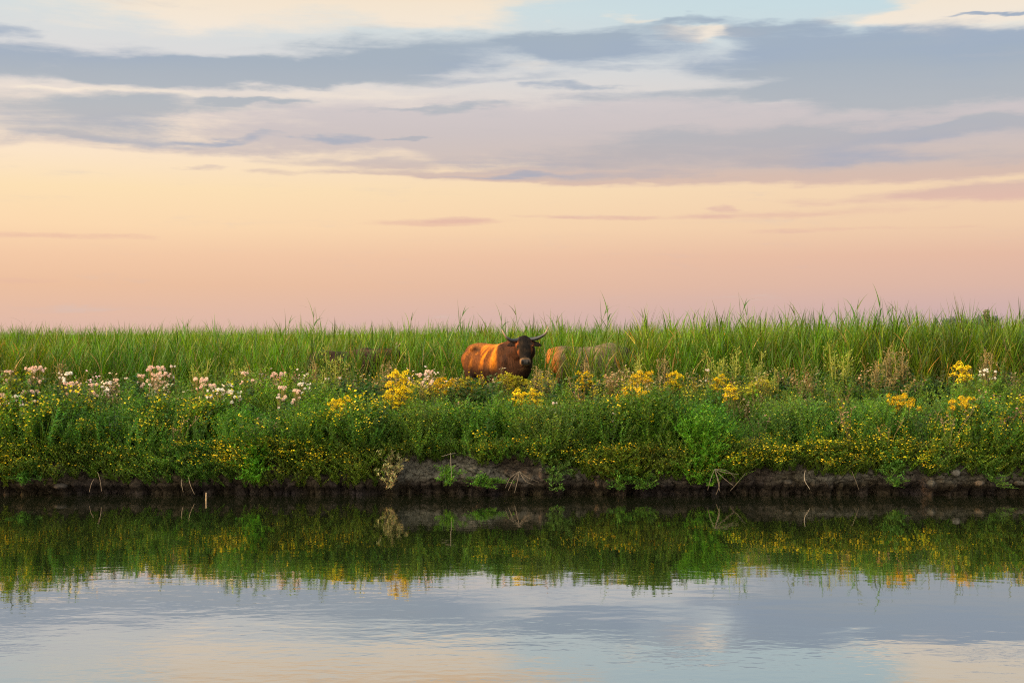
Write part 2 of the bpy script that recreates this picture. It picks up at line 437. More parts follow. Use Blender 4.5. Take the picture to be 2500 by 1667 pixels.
def strip(t, pts, wid, side, c0, c1=None):
    """ribbon along pts, half widths wid, tapering to its last point"""
    n = len(pts); V = []; C = []
    c0 = np.asarray(c0); c1 = c0 if c1 is None else np.asarray(c1)
    for i in range(n - 1):
        V += [pts[i] - side * wid[i], pts[i] + side * wid[i]]; C += [c0 + (c1 - c0) * i / (n - 1)] * 2
    V.append(pts[-1]); C.append(c1)
    F = []
    for i in range(n - 2): F += [(2 * i, 2 * i + 1, 2 * i + 3), (2 * i, 2 * i + 3, 2 * i + 2)]
    F.append((2 * n - 4, 2 * n - 3, 2 * n - 2))
    t.add(V, F, C)

def leaf(t, r, base, d, L, w, droop, col, seg=3):
    d = unit(d); side = unit(np.cross(d, (0, 0, 1)) + r.normal(0, .25, 3))
    pts, p, dd = [], np.array(base, float), d.copy()
    for i in range(seg + 1):
        pts.append(p.copy()); p = p + dd * L / seg; dd = unit(dd + np.array((0, 0, -droop / seg)))
    prof = [0.45, 1.0, 0.72, 0.4, 0.2][:seg]
    if seg == 2: prof = [0.5, 1.0]
    strip(t, pts, [w * .5 * q for q in prof], side, col)

def diamond(t, r, base, d, L, w, col):
    d = unit(d); side = unit(np.cross(d, r.normal(0, 1, 3)))
    b = np.asarray(base, float)
    m = b + d * L * .5 + np.array((0, 0, L * .05))
    t.add([b, m - side * w * .5, m + side * w * .5, b + d * L], [(0, 1, 2), (1, 3, 2)], col)

def disc(t, c, nrm, rad, col, r, k=6, centre=None):
    nrm = unit(nrm); a = unit(np.cross(nrm, (0.3, 0.9, 0.2))); b = np.cross(nrm, a)
    V = [np.asarray(c) + nrm * rad * .25]
    ph = r.uniform(0, 6)
    for i in range(k):
        q = ph + i * 2 * math.pi / k; V.append(np.asarray(c) + (a * math.cos(q) + b * math.sin(q)) * rad)
    C = [np.asarray(centre if centre is not None else col)] + [np.asarray(col)] * k
    t.add(V, [(0, 1 + i, 1 + (i + 1) % k) for i in range(k)], np.array(C))

def stalk(t, p0, p1, w0, w1, col):
    p0, p1 = np.asarray(p0, float), np.asarray(p1, float); d = unit(p1 - p0)
    a = unit(np.cross(d, (0.2, 1, 0.1))); b = np.cross(d, a)
    V = []
    for p, w in ((p0, w0), (p1, w1)):
        for q in (0, 2.094, 4.189): V.append(p + (a * math.cos(q) + b * math.sin(q)) * w)
    F = []
    for i in range(3):
        j = (i + 1) % 3; F += [(i, j, 3 + j), (i, 3 + j, 3 + i)]
    t.add(V, F, col)

def vary(r, col, a=0.2, hue=0.12):
    c = np.asarray(col) * (1 + r.normal(0, a))
    return np.clip(c * (1 + r.normal(0, hue, 3)), 0.004, 1)

def fluff(t, r, c, rad, col, n=46):
    """seed down: a ball of short fine hairs"""
    for i in range(n):
        d = unit(r.normal(0, 1, 3) + np.array((0, 0, .35)))
        b = np.asarray(c) + d * rad * .15
        s = unit(np.cross(d, r.normal(0, 1, 3))) * rad * .17
        t.add([b, b + d * rad * r.uniform(.8, 1.15) - s, b + d * rad * r.uniform(.8, 1.15) + s], [(0, 1, 2)], vary(r, col, .08, .04))

def curve_pts(h, lean, r, n=6, bend=0.25):
    a = r.uniform(0, 6.28); dirv = np.array((math.cos(a), math.sin(a), 0)) * lean
    pts = []
    for i in range(n + 1):
        q = i / n; pts.append(np.array((0, 0, h * q)) + dirv * h * (q * .5 + q * q * .5) + np.append(r.normal(0, .012, 2) * q, 0))
    return pts

def at_curve(pts, q):
    f = q * (len(pts) - 1); i = min(int(f), len(pts) - 2); return pts[i] + (pts[i + 1] - pts[i]) * (f - i)

def herb(r, h, nst, nleaf, L, w, cols, stemc, lo=0.08, nfl=0, frad=0.012, fcol=(.75, .5, .02), up=0.7, spread=0.18, thin=False, droop=.3):
    t = Tpl()
    for s in range(nst):
        hh = h * r.uniform(.75, 1.05); pts = curve_pts(hh, r.uniform(.02, spread) * 1.6, r)
        for i in range(0, len(pts) - 1, 2): stalk(t, pts[i], pts[min(i + 2, len(pts) - 1)], .0035, .0025, stemc)
        sc = vary(r, (1, 1, 1), .12, .06)
        for k in range(nleaf):
            q = lo + (1 - lo) * (k + r.random()) / nleaf
            b = at_curve(pts, q); a = k * 2.4 + r.uniform(-.5, .5)
            d = np.array((math.cos(a), math.sin(a), r.normal(up, .3)))
            ll = L * r.uniform(.6, 1.15) * (1.1 - .55 * q)
            c = vary(r, cols[r.integers(len(cols))], .2, .1) * sc
            if thin:
                e = b + unit(d) * ll * .5
                diamond(t, r, b, d, ll, w, c)
                for _ in range(2): diamond(t, r, e, d + r.normal(0, .7, 3), ll * .5, w, c)
            else: leaf(t, r, b, d, ll, w * r.uniform(.8, 1.2), droop, c, 2)
        for k in range(nfl):
            b = at_curve(pts, r.uniform(.72, .97)); a = r.uniform(0, 6.28)
            e = b + np.array((math.cos(a), math.sin(a), 0)) * r.uniform(.02, .10) + np.array((0, 0, r.uniform(.03, .09)))
            stalk(t, b, e, .002, .0015, stemc)
            disc(t, e, np.array((r.normal(0, .5), r.normal(-.35, .4), 1)), frad * r.uniform(.8, 1.2), vary(r, fcol, .1, .05), r, 7, np.asarray(fcol) * (.75, .6, .6))
    return t.done()

def reed_tpl(r, h, nl, dry=0.0):
    t = Tpl(); pts = curve_pts(h * .86, r.uniform(.0, .10), r)
    g = np.array((.088, .175, .006)) * r.uniform(.75, 1.2) * np.array((r.uniform(.85, 1.3), 1, r.uniform(.8, 1.3)))
    for i in range(0, 6, 2): stalk(t, pts[i], pts[i + 2], .005 - i * .0005, .0045 - i * .0005, g * (1.05, .95, 1.3))
    for k in range(nl):
        q = .18 + .82 * (k + .5 * r.random()) / nl
        b = at_curve(pts, q); a = k * math.pi + r.normal(0, .8)
        el = r.uniform(1.6, 3.4)
        d = np.array((math.cos(a), math.sin(a) * .8, el))
        L = r.uniform(.30, .55) * (1.08 - .35 * q)
        c = vary(r, g, .2, .07)
        if r.random() < .07 + dry: c = vary(r, (.30, .21, .055), .2, .08)
        leaf(t, r, b, d, L, r.uniform(.008, .016), r.uniform(.2, 1.2), c, 4)
    b = pts[-1]
    leaf(t, r, b, (r.normal(0, .25), r.normal(0, .25), 2), r.uniform(.2, .38), .013, r.uniform(0, .8), vary(r, g * .85, .15), 4)
    return t.done()

class Field:
    """one mesh of uncountable plants, grown from templates"""
    def __init__(s): s.V, s.F, s.C, s.n = [], [], [], 0
    def plant(s, tpl, pos, rz, sc, lean=None, tint=None):
        V, F, C = tpl; m = len(pos)
        if m == 0: return
        c, q = np.cos(rz), np.sin(rz)
        P_ = np.empty((m, len(V), 3))
        P_[:, :, 0] = (V[None, :, 0] * c[:, None] - V[None, :, 1] * q[:, None]) * sc[:, None]
        P_[:, :, 1] = (V[None, :, 0] * q[:, None] + V[None, :, 1] * c[:, None]) * sc[:, None]
        P_[:, :, 2] = V[None, :, 2] * sc[:, None]
        if lean is not None:
            z = P_[:, :, 2]
            P_[:, :, 0] += z * lean[:, 0:1]; P_[:, :, 1] += z * lean[:, 1:2]; P_[:, :, 2] -= z * (np.hypot(lean[:, 0:1], lean[:, 1:2]) ** 2) * .3
        P_ += pos[:, None, :]
        s.V.append(P_.reshape(-1, 3))
        s.F.append((F[None] + (np.arange(m) * len(V))[:, None, None] + s.n).reshape(-1, 3)); s.n += m * len(V)
        CC = np.broadcast_to(C[None], (m, len(V), 3))
        if tint is not None: CC = CC * tint[:, None, :]
        s.C.append(np.clip(CC, 0, 1).reshape(-1, 3))
    def scatter(s, tpls, pos, sc, lean=None, tint=None):
        m = len(pos); k = rng.integers(len(tpls), size=m); rz = rng.uniform(0, 6.283, m)
        for i, t in enumerate(tpls):
            w = k == i
            s.plant(t, pos[w], rz[w], sc[w], None if lean is None else lean[w], None if tint is None else tint[w])
    def build(s, name, mat, label, cat):
        o = link(name, mesh_from(name, np.concatenate(s.V), np.concatenate(s.F), np.concatenate(s.C), mat))
        return tag(o, label, cat, kind='stuff')

def pts_in(x0, x1, dens, ylo, yhi, zoff=0.0, gap=True):
    """random ground points; ylo/yhi are functions of x"""
    n = int((x1 - x0) * 8 * dens)
    x = rng.uniform(x0, x1, n); a, b = ylo(x), yhi(x)
    y = a + rng.uniform(0, 8, n); w = y < b
    x, y = x[w], y[w]
    if gap:
        k = rng.random(len(x)) < .25 + 1.1 * sstep(fbm(x * 1.3, y * 1.2, 260, 3), .40, .56); x, y = x[k], y[k]
    return np.stack([x, y, ground_z(x, y) - 0.02 + zoff], 1)

def tints(m, a=0.15, h=0.06): return np.clip((1 + rng.normal(0, a, (m, 1))) * (1 + rng.normal(0, h, (m, 3))), .4, 1.8)
def mound(p, k=1.0):
    m = .5 * fbm(p[:, 0] * 1.15, p[:, 1] * .9, 240, 3) + .5 * fbm(p[:, 0] * .5 + 3, p[:, 1] * .5, 245, 2)
    return 1.07 * (1 + k * 2.6 * (m - .5)) * (.76 + .24 * sstep(p[:, 1] - edge_y(p[:, 0]), 0, 1.3))
def patch_tint(p, scale=0.9, seed=90, amt=0.75):
    f = fbm(p[:, 0] * scale * 1.6, p[:, 1] * scale * 1.6, seed) - 0.5
    g = fbm(p[:, 0] * scale * .7, p[:, 1] * scale * .7, seed + 7) - 0.5
    return np.stack([1 + f * amt + g * amt * 1.2, 1 + f * amt, 1 + f * amt - g * amt], 1)

rr = np.random.default_rng(5)
FLEA = [herb(rr, .70, 3, 44, .075, .019, [(.11, .20, .012), (.085, .175, .014), (.15, .215, .014)], (.06, .10, .02), nfl=nf, frad=.0135, fcol=(.74, .60, .015), up=.5) for nf in (3, 5, 7, 4, 6)]
FLEA0 = [herb(rr, .70, 3, 46, .075, .019, [(.10, .205, .014), (.085, .18, .024), (.13, .22, .018)], (.06, .10, .02), nfl=nf, fcol=(.66, .58, .03), up=.5) for nf in (0, 0, 0, 1)]
FEATH = [herb(rr, .62, 5, 40, .065, .008, [(.105, .21, .014), (.125, .22, .012), (.10, .20, .03)], (.06, .12, .02), thin=True, spread=.35, nfl=nf, frad=.01, fcol=(.6, .55, .03)) for nf in (0, 0, 1)]
BROAD = [herb(rr, .85, 3, 26, .13, .046, [(.030, .080, .014), (.042, .095, .012), (.055, .105, .02)], (.05, .06, .03), up=.35, spread=.25, droop=.7) for _ in range(4)]
HANG = [herb(rr, .42, 5, 26, .06, .019, [(.09, .165, .012), (.12, .18, .012), (.07, .14, .015)], (.06, .08, .02), spread=.6, nfl=nf, frad=.013, fcol=(.74, .58, .015)) for nf in (0, 0, 1, 0)]
HANGF = [herb(rr, .42, 5, 24, .06, .018, [(.09, .165, .012), (.12, .18, .012)], (.06, .08, .02), spread=.6, nfl=nf, frad=.0135, fcol=(.76, .60, .015)) for nf in (3, 5)]
GOLD = [herb(rr, .85, 4, 30, .065, .014, [(.14, .18, .02), (.19, .20, .02)], (.16, .14, .03), spread=.3, nfl=nf, frad=.014, fcol=(.62, .55, .02)) for nf in (10, 14)]
OLIVE = [herb(rr, .85, 3, 32, .065, .016, [(.14, .165, .03), (.11, .155, .035), (.19, .17, .04)], (.14, .12, .04), spread=.25, nfl=7, frad=.015, fcol=fc) for fc in ((.36, .27, .15), (.46, .36, .18), (.28, .20, .10))]
PINK = [herb(rr, .85, 3, 24, .065, .016, [(.12, .16, .03), (.15, .15, .04)], (.14, .12, .05), spread=.25, nfl=9, frad=.016, fcol=fc) for fc in ((.62, .46, .36), (.60, .52, .45), (.45, .30, .22))]
DRY = [herb(rr, .75, 3, 18, .06, .010, [(.20, .14, .06), (.15, .11, .05)], (.19, .14, .07), spread=.3, nfl=5, frad=.014, fcol=(.36, .22, .14)) for _ in range(2)]

E0 = lambda o: (lambda x: edge_y(x) + o)
XL, XR = -16.0, 13.0

# leafy herbs on the bank, front to back
f = Field()
p = pts_in(XL, XR, 54, E0(0.05), E0(1.5)); f.scatter(FLEA0, p, rng.uniform(.7, 1.05, len(p)) * mound(p), np.stack([rng.normal(0, .22, len(p)), -rng.uniform(0, .5, len(p)) * np.clip(1.2 - (p[:, 1] - edge_y(p[:, 0])), 0, 1)], 1), tints(len(p)) * patch_tint(p))
p = pts_in(XL, XR, 44, E0(1.2), E0(3.4)); f.scatter(FEATH + FLEA0, p, rng.uniform(.75, 1.1, len(p)) * mound(p), rng.normal(0, .2, (len(p), 2)), tints(len(p)) * patch_tint(p, .8, 101))
p = pts_in(XL, XR, 16, E0(2.9), lambda x: 0 * x + 27.2); w = fbm(p[:, 0] * .5, p[:, 1] * .5, 130) > .42
f.scatter(FLEA0 + FEATH, p[w], rng.uniform(.85, 1.25, w.sum()), rng.normal(0, .08, (w.sum(), 2)), tints(w.sum()) * patch_tint(p[w], .8, 105))
p = pts_in(XL, XR, 12, E0(4.5), lambda x: 0 * x + 29.2); f.scatter(FEATH, p, rng.uniform(.7, 1.1, len(p)), None, tints(len(p)))
for (a, d, rx, n, sc_, tn) in ((1030, 21.9, .38, 90, 1.2, (1.0, .92, 1.1)), (1110, 22.2, .4, 70, 1.15, (.9, .95, 1)), (1330, 21.8, .42, 100, 1.15, (.95, .85, 1.2)), (1440, 22.0, .45, 110, 1.25, (.8, .8, 1)),
                              (1590, 22.0, .38, 110, 1.4, (.62, .68, .6)), (1720, 21.8, .42, 90, 1.15, (.8, 1.05, .9)), (600, 21.8, .4, 80, 1.05, (.75, 1.0, 1)), (760, 22.0, .45, 80, 1.1, (.9, 1, 1)), (890, 21.8, .35, 70, 1.1, (.8, .85, 1)),
                              (300, 22.2, .6, 90, 1.05, (.85, .95, 1.2)), (1950, 22.4, .6, 100, 1.15, (1.05, 1.05, 1.5)), (2150, 22.3, .5, 90, 1.2, (.95, 1.05, 1.4)), (2370, 22.3, .6, 110, 1.2, (.95, 1.0, 1.5)), (1230, 22.2, .4, 80, 1.15, (.85, .95, 1))):
    q = rng.normal(0, .5, (n, 2)) * (rx, rx * .9); xx = X(a, d) + q[:, 0]; yy = np.maximum(d + q[:, 1], edge_y(xx) + .03)
    p = np.stack([xx, yy, ground_z(xx, yy) - .02], 1); dome = np.clip(1.08 - .45 * (q[:, 0] / rx) ** 2, .5, 1.1)
    f.scatter(FEATH + FLEA0[:2], p, sc_ * dome * rng.uniform(.85, 1.05, n), np.stack([q[:, 0] / rx * .3 + rng.normal(0, .1, n), -.10 + q[:, 1] / rx * .3], 1), tints(n, .12) * np.array(tn))
f.build('leafy_herbs', M_LEAF, 'dense low green leafy herbs covering the top of the bank', 'herbs')

def grass(r):
    t = Tpl()
    for k in range(16):
        a = r.uniform(0, 6.28); leaf(t, r, np.append(r.normal(0, .03, 2), 0), (math.cos(a) * .35, math.sin(a) * .35, 1), r.uniform(.5, .95), .009, r.uniform(.1, .9), vary(r, (.11, .19, .02), .2), 4)
    return t.done()
GRASS = [grass(rr) for _ in range(3)]
f = Field()
p = pts_in(XL, XR, 1.6, E0(.1), E0(3.0)); f.scatter(GRASS, p, rng.uniform(.7, 1.15, len(p)), np.stack([rng.normal(0, .15, len(p)), -rng.uniform(0, .35, len(p))], 1), tints(len(p)))
p = pts_in(XL, XR, 1.3, E0(.1), E0(2.5)); f.scatter(DRY, p, rng.uniform(.8, 1.15, len(p)), np.stack([rng.normal(0, .15, len(p)), -rng.uniform(0, .3, len(p))], 1), tints(len(p)))
p = pts_in(XL, XR, 2.2, E0(.1), E0(1.6)); f.scatter(BROAD, p, rng.uniform(.7, 1.05, len(p)), np.stack([rng.normal(0, .2, len(p)), -rng.uniform(0, .5, len(p))], 1), tints(len(p), .2))
f.build('coarse_growth', M_LEAF, 'scattered grass tufts, broad leaves and dead stems poking out of the front of the bank', 'wild growth')

f = Field()
p = pts_in(XL, XR, 38, E0(0.05), E0(1.25))
px = CX + p[:, 0] / p[:, 1] * FPX
dens = np.where(px < 560, .85, np.where(px < 930, .5, np.where(px < 1700, .30, .75))) * (0.35 + 1.3 * sstep(fbm(p[:, 0] * .9, p[:, 1] * .9, 140), .35, .6))
w = rng.random(len(p)) < dens; p = p[w]
f.scatter(FLEA, p, rng.uniform(.75, 1.08, len(p)) * mound(p), np.stack([rng.normal(0, .2, len(p)), -rng.uniform(.05, .6, len(p)) * np.clip(1.3 - (p[:, 1] - edge_y(p[:, 0])), 0, 1)], 1), tints(len(p), .12, .04))
f.build('fleabane_plants', M_LEAF, 'bushy green fleabane dotted with small yellow flowers along the bank edge', 'wildflowers')

# plants hanging from the bank face
f = Field()
n = 4200; x = rng.uniform(XL, XR, n); px = CX + x / 21.3 * FPX
lowest = np.interp(px, [-400, 0, 200, 480, 640, 760, 930, 975, 1320, 1400, 1600, 1680, 1790, 1850, 2000, 2100, 2300, 2500, 2900],
                   [.12, .10, .15, .10, .08, .10, .10, .44, .40, .20, .16, .10, .12, .34, .28, .22, .26, .22, .2])
z = lowest + (edge_z(x) + .04 - lowest) * rng.random(n) ** .8
w = rng.random(n) < np.interp(px, [-400, 900, 960, 1320, 1420, 1780, 1850, 2900], [.8, .8, .28, .28, .7, .8, .52, .55])
x, z = x[w], z[w]
p = np.stack([x, edge_y(x) + .05 + .25 * sstep(z, .22, .62), z], 1)
f.scatter(HANG, p, rng.uniform(.5, 1.0, len(p)), np.stack([rng.normal(0, .25, len(p)), -rng.uniform(.25, 1.0, len(p))], 1), tints(len(p)) * patch_tint(p, .9, 150))
pq = CX + p[:, 0] / 21.3 * FPX; w = rng.random(len(p)) < np.interp(pq, [0, 700, 900, 1100, 1300, 1700, 1800, 2200, 2300], [.55, .45, .2, .15, .25, .15, .55, .55, .15]) * .8 * sstep(fbm(p[:, 0] * 1.1, p[:, 2] * 2, 290), .42, .62); p = p[w & (p[:, 2] > .25)]
f.scatter(HANGF, p, rng.uniform(.6, 1.0, len(p)), np.stack([rng.normal(0, .25, len(p)), -rng.uniform(.25, 1.0, len(p))], 1), tints(len(p)))
f.build('trailing_herbs', M_LEAF, 'trailing green herbs hanging down over the eroded soil face', 'herbs')

# darker broad-leaved thickets
f = Field(); P_ = []
for (a, b, d, rx, ry, m) in ((850, 930, 24.3, .75, .5, 26), (900, 950, 23.7, .5, .35, 14), (1450, 940, 24.4, .45, .35, 14), (1175, 960, 24.4, .5, .3, 12), (1700, 900, 26.2, .8, .4, 18), (2080, 900, 25.8, 1.2, .6, 40), (2250, 910, 25.4, 1.0, .5, 34), (2430, 900, 25.6, .9, .5, 32),
                              (300, 935, 24.6, 1.2, .4, 22), (80, 935, 24.6, .9, .4, 18), (610, 930, 24.8, .8, .4, 14), (1900, 890, 26.0, .8, .4, 18), (1300, 900, 26.5, .6, .4, 10)):
    q = rng.normal(0, .5, (m, 2)) * (rx, ry); xx = X(a, d) + q[:, 0]; yy = d + q[:, 1]
    P_.append(np.stack([xx, yy, ground_z(xx, yy) - .02], 1))
q = pts_in(XL, XR, 1.6, E0(.3), lambda x: 0 * x + 26.5); P_.append(q)
p = np.concatenate(P_); f.scatter(BROAD, p, rng.uniform(.8, 1.15, len(p)), rng.normal(0, .1, (len(p), 2)), tints(len(p), .18))
f.build('nettle_thicket', M_LEAF, 'dark green broad-leaved thicket among the paler herbs', 'herbs')

# olive and brown seeding herbs in front of the reeds
f = Field()
p = pts_in(XL, XR, 8, E0(2.6), lambda x: 0 * x + 26.6)
px = CX + p[:, 0] / p[:, 1] * FPX
w = rng.random(len(p)) < np.interp(px, [0, 450, 800, 980, 1500, 1800, 2100, 2500], [.45, .5, .5, .9, .9, .75, .55, .5]) * sstep(fbm(p[:, 0] * .8, p[:, 1] * .8, 160), .3, .55)
p = p[w]; k = len(p) // 6
f.scatter(OLIVE, p[k:], rng.uniform(.8, 1.2, len(p) - k), rng.normal(0, .1, (len(p) - k, 2)), tints(len(p) - k, .2))
q = pts_in(XL, 0, 7, E0(2.3), lambda x: 0 * x + 25.6); pq = CX + q[:, 0] / q[:, 1] * FPX
q = q[rng.random(len(q)) < np.interp(pq, [0, 600, 760, 950, 1250], [.9, .9, .6, .35, .2]) * sstep(fbm(q[:, 0] * 1.3, q[:, 1] * 1.3, 270), .38, .58)]
f.scatter(PINK, q, rng.uniform(.85, 1.15, len(q)), rng.normal(0, .12, (len(q), 2)), tints(len(q), .15))
q = pts_in(-3, 6, 5, E0(2.4), lambda x: 0 * x + 25.8); pq = CX + q[:, 0] / q[:, 1] * FPX
q = q[rng.random(len(q)) < np.interp(pq, [900, 1050, 1850, 2000], [.2, .9, .8, .2]) * sstep(fbm(q[:, 0] * 1.4, q[:, 1] * 1.4, 280), .42, .6)]
f.scatter(GOLD, q, rng.uniform(.85, 1.15, len(q)), rng.normal(0, .12, (len(q), 2)), tints(len(q), .15))
f.scatter(DRY, p[:k], rng.uniform(.8, 1.2, k), rng.normal(0, .1, (k, 2)), tints(k, .2))
f.build('seeding_herbs', M_LEAF, 'olive and brown herbs going to seed in front of the reed meadow', 'herbs')

# ------------------------------------------------------------------ reed meadow
BULL = (-0.29, 28.9)
REEDS = [reed_tpl(rr, 1.0, int(rr.integers(15, 20)), dr) for dr in (0, 0, 0, 0, 0, .04, .08, 0)]
f = Field()
def reed_front(x): return 29.6 + .5 * sstep(-x, 1.0, 2.0) + (fbm(x * .6, 2.2, 170) - .5) * 1.0 + .6 * sstep(-np.abs(x + .3), -1.6, -.6) - 0.7 * sstep(x, .8, 1.6)
for (dens, o0, o1) in ((40, 0, 2.2), (24, 2.2, 5), (12, 5, 11), (11, 11, 22)):
    n = int(dens * 30 * (o1 - o0)); x = rng.uniform(-17, 14, n) * (1 + o0 * .03); y = reed_front(x) + rng.uniform(o0, o1, n)
    sx_ = x * 29.5 / y
    top = np.interp(CX + x / y * FPX, [-300, 0, 600, 1250, 1800, 2500, 2900], [1.40, 1.40, 1.46, 1.57, 1.71, 1.79, 1.79]) 
    keep = np.ones(n, bool)
    for (cx_, cy_, a_, b_) in ((BULL[0], BULL[1], 1.25, 1.25), (1.74, 31.5, 1.15, .5), (-3.75, 32.2, 1.1, .4)):
        keep &= ((x - cx_) / a_) ** 2 + ((y - cy_) / b_) ** 2 > 1
    # trampled grass in front of the second cow and, less, the third
    tr = (np.abs(x - 1.78 * y / 31.5) < .95) & (y < 31.5); keep &= ~(tr & (rng.random(n) < .60 + .10 * sstep(x, 1.2, 1.6)))
    tr = (np.abs(x - .75) < .5) & (y < 30); keep &= ~tr
    tr = (np.abs(x + .5) < 1.5) & (np.abs(y - 31.45) < .6); keep &= ~(tr & (rng.random(n) < .93))
    tr = (np.abs(x + 3.6 * y / 32.2) < 1.3) & (y < 32.2); keep &= ~(tr & (rng.random(n) < .6))
    x, y, top = x[keep], y[keep], top[keep]; n = len(x)
    sc = top * np.where(rng.random(n) < .14, rng.uniform(1.0, 1.19, n), rng.uniform(.72, 1.0, n)) * (1 - .10 * (1 - sstep(y - reed_front(x), 0, 1.2)))
    sc = np.where(y > 37, np.maximum(sc, np.interp(CX + x / y * FPX, [0, 700, 1400, 2500], [1.565, 1.57, 1.59, 1.63]) * rng.uniform(.95, 1.07, n)), sc)
    p = np.stack([x, y, ground_z(x, y) - .02], 1)
    f.scatter(REEDS, p, sc, np.stack([rng.normal(.03, .07, n), rng.normal(0, .06, n)], 1), tints(n, .22, .08) * patch_tint(p, .5, 180, .7))
f.build('reed_meadow', M_REED, 'dense meadow of tall green reeds reaching back to the horizon', 'reeds')

# ------------------------------------------------------------------ cattle
def ring_loft(bm, rings, seg=24):
    prev = None; first = None
    for ring in rings:
        vs = [bm.verts.new(v) for v in ring]
        if prev:
            for i in range(seg): bm.faces.new((prev[i], prev[(i + 1) % seg], vs[(i + 1) % seg], vs[i]))
        else: first = vs
        prev = vs
    bm.faces.new(first[::-1]); bm.faces.new(prev)

def ball(bm, c, r):
    if isinstance(r, (int, float)): r = (r, r, r)
    bmesh.ops.create_icosphere(bm, subdivisions=2, radius=1.0, matrix=Matrix.Translation(c) @ Matrix.Diagonal((*r, 1)))

def chain(bm, pts):
    for (p, r), (q, s) in zip(pts[:-1], pts[1:]):
        p, q = Vector(p), Vector(q); n = max(2, int((q - p).length / (min(r, s) * .35)))
        for i in range(n + 1):
            t = i / n; ball(bm, p.lerp(q, t), r + (s - r) * t)

def tube_mesh(name, pts, seg, colf, mat):
    V, F, C = [], [], []
    n = len(pts)
    for i, (p, r) in enumerate(pts):
        a, b = Vector(pts[max(i - 1, 0)][0]), Vector(pts[min(i + 1, n - 1)][0])
        d = (b - a).normalized(); s = d.cross(Vector((.13, .21, .97))).normalized(); u = d.cross(s)
        for k in range(seg):
            q = 2 * math.pi * k / seg; V.append(Vector(p) + (s * math.cos(q) + u * math.sin(q)) * r); C.append(colf(i / (n - 1)))
    for i in range(n - 1):
        for k in range(seg):
            F.append((i * seg + k, i * seg + (k + 1) % seg, (i + 1) * seg + (k + 1) % seg, (i + 1) * seg + k))
    return mesh_from(name, np.array(V), np.array(F), np.array(C), mat, True)

def spline(pts, n=14):
    """Catmull-Rom through (point, radius) pairs"""
    P4 = [np.append(np.array(p, float), r) for p, r in pts]
    P4 = [2 * P4[0] - P4[1]] + P4 + [2 * P4[-1] - P4[-2]]
    out = []; m = len(P4) - 3
    for i in range(n + 1):
        f_ = i / n * m; k = min(int(f_), m - 1); t = f_ - k; a, b, c, d = P4[k:k + 4]
        v = .5 * (2 * b + (c - a) * t + (2 * a - 5 * b + 4 * c - d) * t * t + (3 * b - a - 3 * c + d) * t ** 3)
        out.append((v[:3], max(v[3], .002)))
    return out

